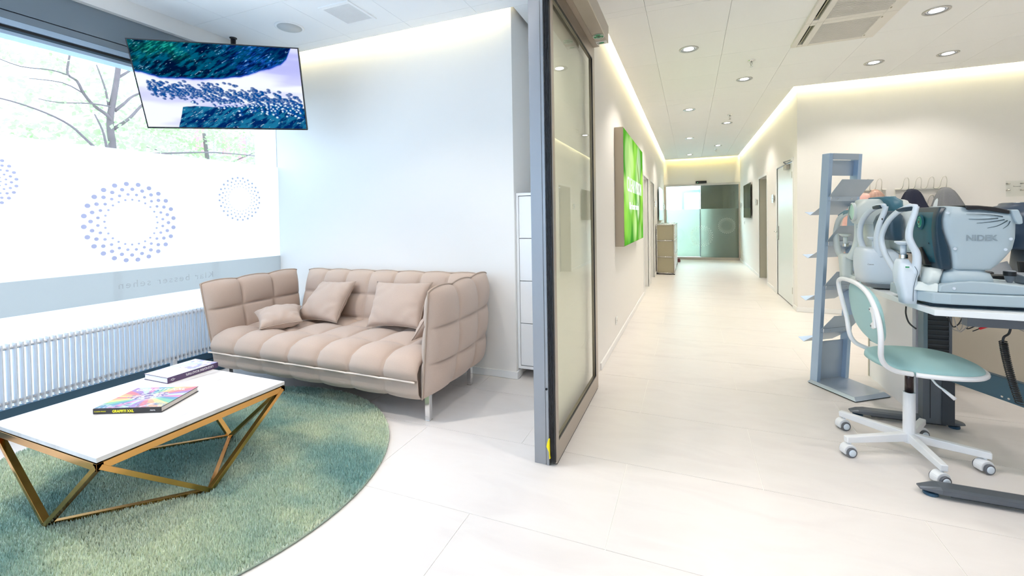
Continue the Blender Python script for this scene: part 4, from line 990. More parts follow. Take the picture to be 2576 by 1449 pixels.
def foot_bar(x0, x1, y, w=.085):
    b = B(); n = 14
    f = lambda u, v: None
    sec = []
    for k in range(n + 1):
        t = k / n; x = x0 + (x1 - x0) * t; e = min(1, (t * (x1 - x0)) / .07) if t < .5 else min(1, ((1 - t) * (x1 - x0)) / .07)
        ww = w * (.45 + .55 * e ** .5); zt = .030 + .016 * min(1, e) ** .7 * 1.0; sec.append([(x, y - ww / 2, .026), (x, y - ww / 2, zt), (x, y - ww * .3, zt + .006), (x, y + ww * .3, zt + .006), (x, y + ww / 2, zt), (x, y + ww / 2, .026)])
    vs = [[b.bm.verts.new(p) for p in s_] for s_ in sec]
    for A, Q in zip(vs, vs[1:]):
        for i in range(6): b.bm.faces.new((A[i], A[(i + 1) % 6], Q[(i + 1) % 6], Q[i]))
    b.bm.faces.new(vs[0]); b.bm.faces.new(vs[-1][::-1]); b.build('foot_bar', 'desk_metal', dk)
    b = B(); b.box(x0 + .11, x1 - .09, y - .022, y + .022, .012, .028).build('foot_channel', 'desk_dark', dk)
    for x in (x0 + .045, x1 - .045):
        b = B().lathe((x, y, 0), [(0, 0), (.026, 0), (.028, .003), (.028, .012), (.024, .015), (.008, .016), (.008, .028)], seg=28); b.build('levelling_foot', principled('foot_blue', (.03, .09, .16), .45), dk)
foot_bar(.955, 1.525, 3.455); foot_bar(.985, 2.0, 2.60); B().box(1.84, 1.93, 2.60, 2.68, .03, .07).build('foot_joint', 'desk_metal', dk)
B().box(1.82, 1.95, 2.66, 2.73, .03, .82).build('column', 'desk_metal', dk, bevel=.002)
B().bar((1.405, 3.40, .375), (1.72, 2.70, .375), .035, .12).build('cross_beam', principled('beam_blue', (.06, .13, .19), .4, .4), dk, bevel=.003)
for q in (.42, .46): B().lathe(Vector((1.405, 3.40, .335)).lerp(Vector((1.72, 2.70, .335)), q) + Vector((-.017, -.008, 0)), [(0, .003), (.005, .002), (.006, 0)], (-.9, -.4, 0), 10).build('screw', 'chrome', dk)
B().box(1.213, 2.15, 2.723, 2.77, .772, .821).build('desk_rail', 'desk_metal', dk)
wp = thing('desk_side_cabinet', 'white panel cabinet standing beneath the rear half of the desk', 'cabinet', (1.7, 4.0, 0))
B().box(1.332, 1.352, 3.60, 4.34, .0, .712).build('side_panel', 'white', wp, bevel=.001)
B().box(1.352, 1.385, 3.597, 3.62, .0, .712).build('front_edge', principled('edge_lilac', (.46, .47, .54), .5), wp)
B().box(1.352, 2.6, 4.31, 4.34, .0, .712).build('back_panel', principled('panel_cream', (.52, .47, .38), .6), wp)
B().box(1.326, 1.333, 4.33, 4.345, 0, .712).build('edge_strip', 'reveal', wp)

# cables under the desk
# scaling about the camera: first desk corner -> same corner pulled nearer (top at 0.85 m)
FAR_CORNER, DESK = Vector((1.308, 3.262, .75)), Vector((1.079, 2.691, .85))
CAM_SCALE = lambda p: DESK + (Vector(p) - FAR_CORNER) * KS
KS = .825
def cable(name, label, pts, r, m, cat='cable', grp='cables under the desk'):
    o = B().tube([CAM_SCALE(p) for p in pts], r * KS, 6, smooth=6).build(name, m, smooth=True); tag(o, label, cat, grp); return o
cable('cable', 'black cable looping below the desktop by the column', [(1.46, 3.50, .70), (1.49, 3.50, .61), (1.52, 3.50, .63), (1.545, 3.49, .70), (1.56, 3.49, .64), (1.548, 3.48, .605), (1.58, 3.48, .62), (1.62, 3.48, .655), (1.66, 3.48, .67)], .0035, 'black')
cable('cable', 'pale grey cable drooping under the desktop', [(1.47, 3.46, .71), (1.50, 3.46, .595), (1.53, 3.47, .60), (1.57, 3.46, .66), (1.62, 3.46, .65), (1.68, 3.46, .66), (1.74, 3.46, .64), (1.82, 3.46, .60), (1.95, 3.46, .56)], .0028, 'cable_w')
cable('cable', 'thin beige cable arching below the desk rail', [(1.47, 3.52, .66), (1.52, 3.52, .68), (1.545, 3.52, .62), (1.53, 3.52, .58), (1.50, 3.52, .60), (1.60, 3.52, .655), (1.70, 3.52, .68)], .0026, 'cable_w')
cable('cable', 'black cable curving out left of the bellows', [(1.30, 3.60, .70), (1.285, 3.56, .66), (1.29, 3.53, .61), (1.315, 3.50, .58)], .005, 'black')
rp = thing('red_probe_lead', 'red plastic plug on a cable under the desktop', 'plug', (1.60, 3.44, .61))
B().bar((1.585, 3.44, .617), (1.635, 3.44, .640), .012, .012).build('plug', 'red', rp, bevel=.003)
B().tube([(1.635, 3.44, .640), (1.66, 3.44, .655), (1.70, 3.44, .675)], .004, 8).build('lead', 'red', rp, smooth=True)
B().tube([(1.585, 3.44, .617), (1.565, 3.44, .605), (1.556, 3.44, .60)], .003, 8).build('tip', 'black', rp, smooth=True)
cc = thing('coiled_cord', 'black spiral cord hanging from the underside of the desk', 'cord', (1.71, 3.42, .17))
B().tube([(1.66, 3.45, .66), (1.70, 3.45, .665), (1.728, 3.45, .655), (1.722, 3.45, .60), (1.700, 3.45, .575), (1.695, 3.45, .545)], .006, 8, smooth=5).build('lead', 'black', cc, smooth=True)
P0, P1, P2 = Vector((1.697, 3.45, .548)), Vector((1.712, 3.45, .40)), Vector((1.770, 3.45, .19)); hp = []
for k in range(30 * 12 + 1):
    t = k / (30 * 12); c = P0 * (1 - t) ** 2 + P1 * 2 * t * (1 - t) + P2 * t * t; a = 2 * PI * k / 12; hp.append(c + Vector((math.cos(a) * .017, math.sin(a) * .017, .002 * math.sin(a))))
B().tube(hp, .0034, 5).build('coil', 'black', cc, smooth=True)

for t_ in (rp, cc): t_.scale = (KS,) * 3; t_.location = CAM_SCALE(t_.location)

# ------------------------------------------------------------------ swivel chair
sc = thing('swivel_chair', 'white tubular swivel chair with mint fabric seat at the desk', 'chair', (1.096, 2.997, 0))
hub = Vector((1.096, 2.997, .085))
B().cyl(hub + Vector((0, 0, -.02)), hub + Vector((0, 0, .255)), .0275, .0265, 24).build('column', 'chair_w', sc, smooth=False, bevel=.002)
B().cyl(hub + Vector((0, 0, .255)), hub + Vector((0, 0, .40)), .019, seg=20).build('gas_lift', principled('dark_lift', (.03, .018, .02), .25, .3), sc, smooth=True)
for (x, y) in ((.862, 3.215), (.795, 2.872), (1.118, 2.715), (1.372, 2.920), (1.245, 3.245)):
    e_ = Vector((x, y, .088)); d = (e_ - hub); d.z = 0; d.normalize()
    B().bar(hub + d * .015 + Vector((0, 0, .012)), e_ + d * .022, .034, .046, w2=.030, h2=.032).build('base_leg', 'chair_w', sc, bevel=.004)
    g = Vector((x, y, 0)); sd = Vector((-d.y, d.x, 0)); ang = {0: .5, 1: .3, 2: -.6, 3: .4, 4: .2}[0]
    ca = thing('caster', None, None, (x, y, 0)); C.objects.unlink(ca); bpy.data.objects.remove(ca)
    wd = Vector((.35, -.94, 0)).normalized()   # wheel axle direction
    fw = Vector((.94, .35, 0))
    ck = B().cyl(e_ + Vector((0, 0, -.012)), e_ + Vector((0, 0, -.04)), .008, seg=10)
    c_ = g + fw * -.008 + Vector((0, 0, .0265))
    b2_ = B()
    # hood: half drum over the wheels
    hood = []
    for s_ in (-1, 1):
        ring = [c_ + wd * s_ * .021 + fw * math.cos(a) * .034 + Vector((0, 0, math.sin(a) * .034 + .004)) for a in np.linspace(-.1, PI + .55, 14)]
        hood.append([b2_.bm.verts.new(p) for p in ring] + [b2_.bm.verts.new(c_ + wd * s_ * .021 + Vector((0, 0, .002)))])
    n_ = len(hood[0])
    for i in range(n_): b2_.bm.faces.new((hood[0][i], hood[0][(i + 1) % n_], hood[1][(i + 1) % n_], hood[1][i]))
    b2_.bm.faces.new(hood[0]); b2_.bm.faces.new(hood[1][::-1])
    b2_.cyl(e_ + Vector((0, 0, -.012)), e_ + Vector((0, 0, -.04)), .008, seg=10)
    co_ = b2_.build('caster', 'chair_w', sc, bevel=.003)
    for s_ in (-1, 1):
        a0 = c_ + wd * s_ * .022; a1 = c_ + wd * s_ * .034
        B().lathe(a0, [(0, 0), (.0245, 0), (.0265, .003), (.0265, .009), (.024, .012), (.019, .012), (.018, .0115)], wd * s_, 28).build('wheel_tyre', 'caster_g', co_, smooth=False)
        B().lathe(a0 + wd * s_ * .0105, [(.019, 0), (.018, .003), (.010, .005), (0, .0055)], wd * s_, 24).build('wheel_cap', 'dev_l', co_, smooth=True)
SCN = Vector((1.158, 3.035, .497))
def sxy(a, k=1.0):
    c_, s_ = math.cos(a), math.sin(a); p = 2.5
    r = (abs(c_) ** p + abs(s_) ** p) ** (-1 / p); X_ = .232 * r * c_ * k; Y_ = .238 * r * s_ * k
    X_ *= 1 - .10 * (Y_ / .24) * 0; return SCN + Vector((X_ * math.cos(.10) - Y_ * math.sin(.10), X_ * math.sin(.10) + Y_ * math.cos(.10), 0))
def seat_s(u, v):
    a = 2 * PI * u
    if v < .75: k = math.sin(v / .75 * PI / 2); z = .052 * math.cos(v / .75 * PI / 2) ** .8 if v / .75 < .999 else 0; q = sxy(a, k * .985); q.z += z + .002; return q
    k = 1 - (v - .75) / .25 * .9; q = sxy(a, k * .985); q.z -= .010 * math.sin((v - .75) / .25 * PI) ** .5 if v < 1 else .0; q.z -= .006; return q
B().grid(seat_s, 64, 24).build('seat_cushion', 'mint', sc, smooth=True, merge=True)
rim = [sxy(a) + Vector((0, 0, -.004)) for a in np.linspace(-2.35, 2.35, 40)]
near = [Vector((1.035, 2.806, .495)), Vector((.968, 2.785, .508)), Vector((.915, 2.757, .540)), Vector((.885, 2.725, .590)), Vector((.875, 2.697, .65)), Vector((.872, 2.690, .71)), Vector((.872, 2.715, .775)), Vector((.868, 2.76, .84)), Vector((.864, 2.83, .890)), Vector((.858, 2.92, .918)), Vector((.850, 3.02, .930)), Vector((.842, 3.12, .930)), Vector((.838, 3.19, .920)), Vector((.838, 3.225, .895)), Vector((.846, 3.228, .84)), Vector((.858, 3.205, .76)), Vector((.868, 3.18, .69)), Vector((.872, 3.165, .625)), Vector((.885, 3.165, .575)), Vector((.92, 3.185, .535)), Vector((.985, 3.205, .505))]
loop = [rim[k] for k in range(2, 38)]
B().tube(list(loop) + [Vector((1.0, 3.26, .494))] + near[::-1][0:1] + near[::-1][1:] + [Vector((1.035, 2.806, .495))], .0122, 12, closed=False, smooth=3).build('tube_frame', 'chair_w', sc, smooth=True)
BC = Vector((.892, 2.962, .775))
def back_s(side):
    def f(u, v):
        a, e_ = 2 * u - 1, 2 * v - 1
        r = (1 - e_ * e_) ** .5 if abs(e_) < 1 else 0
        wv_ = .236 * (1 - (abs(e_)) ** 2.6) ** .42; y = a * wv_; z = e_ * .150
        th = .030 * max(0, (1 - a * a) * (1 - e_ ** 4)) ** .42
        return BC + Vector((side * th * (1.15 if side > 0 else .75) - .055 * (z / .15) * .35 + .02 * (1 - a * a) * 0, y, z + .012 * a))
    return f
B().grid(back_s(1), 30, 24).grid(back_s(-1), 30, 24, flip=True).build('backrest_cushion', 'mint', sc, smooth=True, merge=True)
br_ = B().prism([(.858, 2.725, .735), (.858, 2.760, .722), (.858, 2.785, .730), (.858, 2.780, .748), (.858, 2.757, .760), (.858, 2.775, .800), (.858, 2.800, .808), (.858, 2.802, .826), (.858, 2.780, .832), (.858, 2.745, .822)], (.010, 0, 0))
br_.build('bracket', 'chair_w', sc, bevel=.004)
for p in ((.857, 2.788, .818), (.857, 2.770, .736)): B().lathe(p, [(0, .003), (.004, .002), (.005, 0)], (-1, 0, 0), 12).build('screw', 'caster_g', sc)
B().tube([(1.13, 2.93, .475), (1.15, 2.90, .455), (1.165, 2.88, .43), (1.19, 2.865, .41)], .005, 8, smooth=4).tube([(1.185, 2.868, .413), (1.225, 2.85, .375)], lambda t: .0065 + .003 * t, 8).build('height_lever', 'chair_w', sc, smooth=True)
B().box(1.04, 1.16, 2.94, 3.06, .472, .492).build('seat_mount', 'caster_g', sc, bevel=.004)

# ------------------------------------------------------------------ eye instruments on the desk
def loft(b, rings, seg=40, p=5.0, cap=True):
    """rings (z, x0, x1, y0, y1[, tilt]) of rounded rectangles stacked upwards"""
    R_ = []
    for r in rings:
        z, x0, x1, y0, y1 = r[:5]; tl = r[5] if len(r) > 5 else 0; cx, cy, hx, hy = (x0 + x1) / 2, (y0 + y1) / 2, (x1 - x0) / 2, (y1 - y0) / 2; ring = []
        for k in range(seg):
            a = 2 * PI * k / seg; c, s_ = math.cos(a), math.sin(a); q = (abs(c) ** p + abs(s_) ** p) ** (-1 / p)
            X_ = cx + hx * q * c; ring.append(b.bm.verts.new((X_, cy + hy * q * s_, z + tl * (X_ - x0))))
        R_.append(ring)
    for A, Q in zip(R_, R_[1:]):
        for k in range(seg): b.bm.faces.new((A[k], A[(k + 1) % seg], Q[(k + 1) % seg], Q[k]))
    if cap: b.bm.faces.new(R_[0][::-1]); b.bm.faces.new(R_[-1])
    return b
def shell_rings(rings, rnd=.012):
    """soften the first and last ring"""
    f, l = rings[0], rings[-1]
    sh = lambda r, d, dz: (r[0] + dz, r[1] + d, r[2] - d, r[3] + d, r[4] - d) + tuple(r[5:])
    return [sh(f, rnd, 0), sh(f, rnd * .3, rnd * .3)] + [sh(f, 0, rnd)] + list(rings[1:-1]) + [sh(l, 0, -rnd), sh(l, rnd * .3, -rnd * .3), sh(l, rnd, 0)]
def tubes(b, pts, r, flat=1.0, seg=12): return b.tube([Vector(p) for p in pts], r, seg, smooth=6, sx=flat, upv=(0, 1, 0))

n = thing('autorefractor', 'large pale blue eye measuring instrument with dark glossy front nearest the camera', 'eye instrument', (1.55, 3.5, .75))
B().box(1.33, 1.92, 3.37, 3.68, .7505, .778).build('underside', 'navy', n)  # navy inset stands in for the dark shadow below the base plate
B().prism([(x, y, .775) for x, y in ((1.262, 3.50), (1.262, 3.455), (1.325, 3.325), (1.40, 3.305), (2.0, 3.300), (2.0, 3.74), (1.262, 3.74))], (0, 0, .066)).build('base_plate', 'dev', n, bevel=.010, seg=3)
car = B().prism([(1.352, 3.322, .842), (1.358, 3.322, .880), (1.385, 3.322, .893), (1.43, 3.322, .905), (1.50, 3.322, .913), (1.57, 3.322, .911), (1.66, 3.322, .900), (1.80, 3.322, .885), (1.98, 3.322, .880), (1.98, 3.322, .842)], (0, .38, 0)).build('carriage', 'dev', n, bevel=.008, seg=3)
B().hexa([(1.262, 3.40, .840), (1.352, 3.328, .840), (1.356, 3.70, .840), (1.262, 3.70, .840), (1.285, 3.415, .890), (1.360, 3.345, .892), (1.360, 3.70, .892), (1.285, 3.70, .890)]).build('carriage_front', 'dev_w', n, bevel=.006)
loft(B(), [(.890, 1.375, 1.630, 3.335, 3.665), (.93, 1.385, 1.622, 3.340, 3.66), (.955, 1.392, 1.612, 3.345, 3.655), (.962, 1.41, 1.595, 3.36, 3.64), (.985, 1.41, 1.595, 3.365, 3.635)]).build('pedestal', 'dev', n, smooth=True)
pl = loft(B(), [(.888, 1.305, 1.38, 3.36, 3.66), (.93, 1.318, 1.39, 3.365, 3.66), (.975, 1.325, 1.41, 3.375, 3.65)]).build('pedestal_front', 'dev_w', n, smooth=True)
lbp = Vector((1.3175, 3.47, .925))
B().box(1.309, 1.3125, 3.44, 3.50, .915, .95).build('rating_label', 'sticker', n)
for z, y0, y1 in ((.942, 3.445, 3.495), (.934, 3.46, 3.495), (.926, 3.45, 3.49)): B().box(1.3085, 1.3092, y0, y1, z - .002, z + .002).build('label_print', 'txt_k', n)
wh = [(.975, 1.427, 1.612, 3.352, 3.645), (1.005, 1.425, 1.632, 3.350, 3.648), (1.055, 1.420, 1.670, 3.349, 3.65), (1.10, 1.414, 1.698, 3.348, 3.65), (1.16, 1.394, 1.710, 3.347, 3.65), (1.22, 1.378, 1.712, 3.347, 3.65), (1.275, 1.376, 1.712, 3.348, 3.648), (1.315, 1.385, 1.712, 3.352, 3.64, -.06), (1.350, 1.405, 1.70, 3.375, 3.62, -.125)]
loft(B(), shell_rings(wh, .012), 48, 9).build('housing', 'dev', n, smooth=True)
dkr = [(.974, 1.372, 1.428, 3.356, 3.60), (1.01, 1.366, 1.427, 3.352, 3.615), (1.06, 1.358, 1.421, 3.350, 3.64), (1.11, 1.352, 1.413, 3.349, 3.675), (1.16, 1.348, 1.396, 3.348, 3.70), (1.22, 1.346, 1.380, 3.348, 3.715), (1.275, 1.350, 1.378, 3.349, 3.70), (1.315, 1.358, 1.387, 3.353, 3.68), (1.345, 1.372, 1.41, 3.375, 3.65)]
loft(B(), shell_rings(dkr, .008), 48, 8).build('dark_front', 'navy', n, smooth=True)
fr = [(z, x0 - .0015, x0 + .015, y0 + .035, y1 - .012) for z, x0, x1, y0, y1 in dkr[1:-1]]
loft(B(), fr, 40, 5).build('glossy_face', 'teal', n, smooth=True)
ln = B().lathe((1.343, 3.526, 1.254), [(.050, 0), (.048, -.006), (.040, -.009), (.038, -.004)], (1, 0, 0), 32, cap=False).build('lens_ring', 'teal', n, smooth=True)
B().lathe((1.339, 3.526, 1.254), [(0, -.003), (.014, -.004), (.030, -.002), (.040, .002)], (1, 0, 0), 32).build('lens', 'lens_g', n, smooth=True)
B().lathe((1.3345, 3.526, 1.254), [(0, 0), (.010, 0), (.010, .002)], (1, 0, 0), 20).build('lens_pupil', 'black', n)
B().lathe((1.334, 3.526, 1.254), [(.024, 0), (.022, .0006), (.020, 0)], (1, 0, 0), 28).build('lens_groove', 'teal', n)
B().prism([(1.343, 3.575, 1.05), (1.343, 3.555, 1.085), (1.343, 3.525, 1.098), (1.343, 3.500, 1.07), (1.343, 3.47, 1.02), (1.343, 3.45, .992), (1.343, 3.57, .992)], (.03, 0, 0)).build('chin_recess', 'seal', n, bevel=.004)
B().box(1.343, 1.349, 3.645, 3.66, 1.225, 1.27).build('side_slot', 'seal', n)
for y, z in ((3.62, 1.13), (3.43, 1.125), (3.40, 1.045), (3.61, 1.07)): B().lathe((1.346, y, z), [(0, -.002), (.004, -.001), (.005, .001)], (1, 0, 0), 10).build('face_screw', 'navy', n)
YS = 3.3465
for g in ([(1.506, 1.304), (1.563, 1.302), (1.618, 1.297), (1.663, 1.287)], [(1.517, 1.275), (1.573, 1.273), (1.643, 1.278)], [(1.552, 1.251), (1.613, 1.258), (1.67, 1.27)], [(1.598, 1.223), (1.643, 1.236), (1.683, 1.265)], [(1.664, 1.218), (1.685, 1.239), (1.694, 1.261)]):
    B().tube([(x - .022, YS, z - .004) for x, z in g], lambda t: .0008 + .0017 * t, 6, smooth=6).build('vent_groove', 'groove', n, smooth=True)
text('lettering', 'NIDEK', (1.483, YS - .001, 1.1465), (1, 0, 0), (0, 0, 1), .033, 'engraved', n, .0008, squash=1.0, bold=.0012)
B().prism([(x, 3.36, z) for x, z in ((1.482, 1.349), (1.542, 1.346), (1.613, 1.336), (1.669, 1.318), (1.669, 1.298), (1.613, 1.312), (1.543, 1.327), (1.49, 1.325))], (0, -.016, 0)).build('top_pad', 'seal', n, bevel=.003)
B().prism([(x, 3.36, z) for x, z in ((1.482, 1.352), (1.542, 1.349), (1.613, 1.339), (1.669, 1.321), (1.669, 1.314), (1.482, 1.344))], (0, .27, 0)).build('top_cover', 'seal', n, bevel=.002)
for x, z in ((1.399, 1.308), (1.431, 1.098), (1.672, 1.156), (1.650, 1.096)): B().lathe((x + .004, YS + .0008, z), [(0, .0015), (.0055, .0015), (.0075, .0025), (.0085, 0)], (0, -1, 0), 20).build('screw_cap', 'dev_l', n, smooth=True)
B().lathe((1.42, 3.321, .868), [(0, .0015), (.0055, .0015), (.0075, .0025), (.0085, 0)], (0, -1, 0), 20).build('screw_cap', 'dev_l', n, smooth=True)
B().prism([(x, 3.340, z) for x, z in ((1.672, 1.322), (1.705, 1.322), (1.721, 1.278), (1.724, 1.242), (1.706, 1.238), (1.690, 1.262))], (0, .30, 0)).build('rear_cap', 'dev', n, bevel=.007, seg=3)
B().lathe((1.748, 3.50, .882), [(.012, 0), (.012, .012), (.021, .030), (.023, .048), (.026, .050), (.027, .076), (.022, .080), (0, .082)], seg=28).build('joystick', 'dev_g', n, smooth=True)
B().lathe((1.748, 3.50, .925), [(.0275, .006), (.0275, .032)], seg=28).build('joystick_grip', 'black', n)

def headrest(root, far, near, post, chin, pad, m, rt=.020):
    tubes(B(), far, lambda t: rt * (.80 + .35 * t), .8).build('head_arch', m, root, smooth=True)
    tubes(B(), near, lambda t: rt * (.75 + .45 * t), 1.1).build('head_arch', m, root, smooth=True)
    o = loft(B(), post, 32, 4).build('post', m, root, smooth=True)
    x, y, z = chin
    B().lathe((x, y, z), [(0, .006), (.030, .008), (.044, .014), (.046, .008), (.030, -.006), (.012, -.012)], seg=28, sy=.95).build('chin_rest', m, root, smooth=True)
    B().cyl((x, y, z - .085), (x, y, z - .008), .016, seg=20).build('chin_column', m, root, smooth=True)
    B().cyl((x, y, z - .094), (x, y, z - .070), .0225, seg=24).build('chin_collar', 'chrome', root)
    return o
o = headrest(n, [(1.284, 3.425, 1.349), (1.272, 3.47, 1.352), (1.257, 3.506, 1.339), (1.242, 3.59, 1.31), (1.225, 3.669, 1.249), (1.213, 3.719, 1.167), (1.213, 3.719, 1.099), (1.223, 3.677, 1.021), (1.237, 3.612, .955), (1.249, 3.556, .90), (1.254, 3.525, .86)],
         [(1.284, 3.42, 1.352), (1.274, 3.42, 1.301), (1.255, 3.42, 1.228), (1.249, 3.42, 1.167), (1.262, 3.42, 1.118), (1.283, 3.42, 1.069), (1.290, 3.425, 1.02), (1.284, 3.43, .96), (1.268, 3.44, .90)],
         [(.752, 1.219, 1.290, 3.405, 3.50), (.80, 1.213, 1.291, 3.40, 3.505), (.845, 1.207, 1.289, 3.40, 3.51), (.88, 1.196, 1.293, 3.40, 3.515), (.93, 1.195, 1.296, 3.405, 3.53), (.97, 1.203, 1.290, 3.415, 3.54), (1.0, 1.212, 1.275, 3.44, 3.545), (1.022, 1.222, 1.268, 3.46, 3.54)],
         (1.257, 3.52, 1.118), None, 'dev_l')
B().prism([(1.231, 3.548, 1.330), (1.256, 3.508, 1.344), (1.283, 3.455, 1.349), (1.287, 3.45, 1.327), (1.262, 3.49, 1.320), (1.240, 3.535, 1.318)], (-.018, -.030, .004)).build('forehead_pad', 'navy', n, bevel=.005)
B().tube([(1.268, 3.398, .985), (1.283, 3.40, .95), (1.272, 3.398, .90), (1.262, 3.396, .84), (1.262, 3.40, .77)], .0014, 5, smooth=4).build('seam_line', 'groove', n)
B().box(1.226, 1.244, 3.4, 3.4055, .975, .983).build('green_label', 'green', n)

c = thing('fundus_camera', 'pale eye camera with rounded white base and head arch in the middle', 'eye instrument', (1.35, 4.05, .75))
loft(B(), [(.760, 1.235, 1.56, 3.975, 4.30), (.768, 1.222, 1.575, 3.965, 4.31), (.790, 1.210, 1.58, 3.962, 4.31), (.794, 1.205, 1.58, 3.96, 4.31)], 40, 4).build('base_ring', 'dev_g', c, smooth=True)
for x, y in ((1.25, 4.03), (1.36, 3.99), (1.25, 4.25), (1.5, 4.25)): B().cyl((x, y, .750), (x, y, .764), .014, seg=16).build('foot', 'dev_w', c)
loft(B(), [(.790, 1.206, 1.57, 3.962, 4.30), (.83, 1.196, 1.56, 3.96, 4.30), (.90, 1.188, 1.53, 3.962, 4.30), (.97, 1.188, 1.47, 3.968, 4.30), (1.02, 1.194, 1.42, 3.98, 4.29), (1.045, 1.205, 1.385, 4.0, 4.27), (1.052, 1.225, 1.35, 4.03, 4.24)], 48, 3.6).build('base_body', 'dev_l', c, smooth=True)
headrest(c, [(1.317, 3.995, 1.366), (1.300, 4.10, 1.358), (1.282, 4.21, 1.312), (1.268, 4.29, 1.240), (1.263, 4.31, 1.143), (1.270, 4.274, 1.049), (1.283, 4.20, .99)],
         [(1.326, 4.0, 1.362), (1.312, 4.0, 1.301), (1.290, 4.0, 1.229), (1.277, 4.0, 1.141), (1.281, 4.0, 1.068), (1.293, 4.0, .99)],
         [(1.00, 1.23, 1.33, 4.0, 4.2), (1.03, 1.245, 1.32, 4.02, 4.18), (1.05, 1.26, 1.30, 4.05, 4.15)], (1.292, 4.10, 1.120), None, 'dev_l', .022)
B().prism([(1.296, 4.115, 1.362), (1.302, 4.06, 1.370), (1.312, 4.02, 1.372), (1.318, 4.015, 1.348), (1.306, 4.06, 1.342), (1.298, 4.105, 1.340)], (-.022, -.015, .002)).build('forehead_pad', 'navy', c, bevel=.005)
text('lettering', 'Canon', (1.203, 3.951, .934), (1, -.05, 0), (0, 0, 1), .010, 'txt_k', c, .0003)
loft(B(), shell_rings([(1.03, 1.40, 1.78, 3.93, 4.22), (1.12, 1.39, 1.74, 3.92, 4.23), (1.20, 1.40, 1.75, 3.92, 4.23), (1.27, 1.40, 1.74, 3.93, 4.22), (1.338, 1.42, 1.70, 3.95, 4.20)], .02), 40, 4).build('measuring_head', 'dev_w', c, smooth=True)
loft(B(), shell_rings([(1.115, 1.325, 1.412, 3.915, 4.20), (1.16, 1.308, 1.416, 3.91, 4.21), (1.24, 1.300, 1.418, 3.91, 4.21), (1.29, 1.318, 1.412, 3.915, 4.20), (1.328, 1.345, 1.39, 3.93, 4.18)], .012), 40, 4).build('dark_visor', principled('visor_slate', (.03, .07, .11), .3, coat=.2), c, smooth=True)
B().lathe((1.300, 4.03, 1.19), [(0, -.002), (.030, -.014), (.048, -.006), (.055, .006)], (1, 0, 0), 30).build('eyepiece', 'teal', c, smooth=True)
for y, z in ((4.06, 1.262), (3.985, 1.268)): B().lathe((1.298, y, z), [(0, -.003), (.008, -.003), (.010, .003)], (1, 0, 0), 14).build('sensor_window', 'black', c)

a_ = thing('tonometer', 'cream eye instrument with green round lens behind the leaflet stand end', 'eye instrument', (1.35, 4.5, .75))
headrest(a_, [(1.276, 4.477, 1.334), (1.253, 4.586, 1.320), (1.227, 4.685, 1.269), (1.214, 4.728, 1.179), (1.212, 4.734, 1.09), (1.220, 4.706, .985), (1.240, 4.63, .92)],
         [(1.288, 4.5, 1.330), (1.299, 4.5, 1.269), (1.301, 4.5, 1.169), (1.299, 4.5, 1.085), (1.282, 4.51, 1.001), (1.256, 4.53, .93)],
         [(.752, 1.212, 1.292, 4.56, 4.66), (.80, 1.212, 1.292, 4.56, 4.66), (.88, 1.208, 1.292, 4.55, 4.67), (.94, 1.206, 1.297, 4.54, 4.69), (.965, 1.22, 1.285, 4.56, 4.67)], (1.245, 4.60, 1.122), None, 'dev_w', .024)
B().prism([(1.228, 4.70, 1.296), (1.250, 4.60, 1.338), (1.272, 4.50, 1.348), (1.276, 4.50, 1.325), (1.254, 4.60, 1.305), (1.238, 4.68, 1.275)], (-.018, -.012, .002)).build('forehead_pad', principled('pad_steel', (.14, .26, .34), .4), a_, bevel=.004)
B().box(1.290, 1.312, 4.472, 4.474, 1.195, 1.198).build('seam_line', 'groove', a_)
B().prism([(x, y, .752) for x, y in ((1.262, 4.50), (1.30, 4.36), (1.38, 4.33), (1.8, 4.33), (1.8, 4.66), (1.262, 4.66))], (0, 0, .036)).build('base_plate', 'dev_w', a_, bevel=.006)
loft(B(), shell_rings([(.79, 1.31, 1.6, 4.30, 4.62), (.90, 1.285, 1.58, 4.32, 4.62), (1.02, 1.29, 1.58, 4.32, 4.62), (1.14, 1.32, 1.6, 4.32, 4.62), (1.24, 1.30, 1.65, 4.31, 4.62)], .02), 40, 3.5).build('support_column', 'dev_w', a_, smooth=True)
loft(B(), shell_rings([(1.225, 1.262, 1.62, 4.28, 4.62), (1.30, 1.240, 1.64, 4.27, 4.63), (1.37, 1.245, 1.64, 4.27, 4.63), (1.428, 1.285, 1.60, 4.29, 4.61, -.05)], .025), 48, 3.4).build('measuring_head', 'dev_w', a_, smooth=True)
B().lathe((1.246, 4.42, 1.325), [(.075, .01), (.078, -.004), (.066, -.010)], (1, 0, 0), 30).build('lens_ring', 'dev_w', a_, smooth=True)
B().lathe((1.244, 4.42, 1.325), [(0, -.006), (.045, -.006), (.066, -.002)], (1, 0, 0), 30).build('lens', principled('lens_pale_green', (.45, .74, .62), .2, coat=.4), a_, smooth=True)
loft(B(), shell_rings([(1.27, 1.43, 1.52, 4.235, 4.62), (1.34, 1.42, 1.53, 4.23, 4.62), (1.405, 1.40, 1.53, 4.23, 4.62), (1.442, 1.385, 1.50, 4.26, 4.60)], .012), 36, 4).build('dark_band', principled('band_slate', (.05, .17, .24), .35), a_, smooth=True)

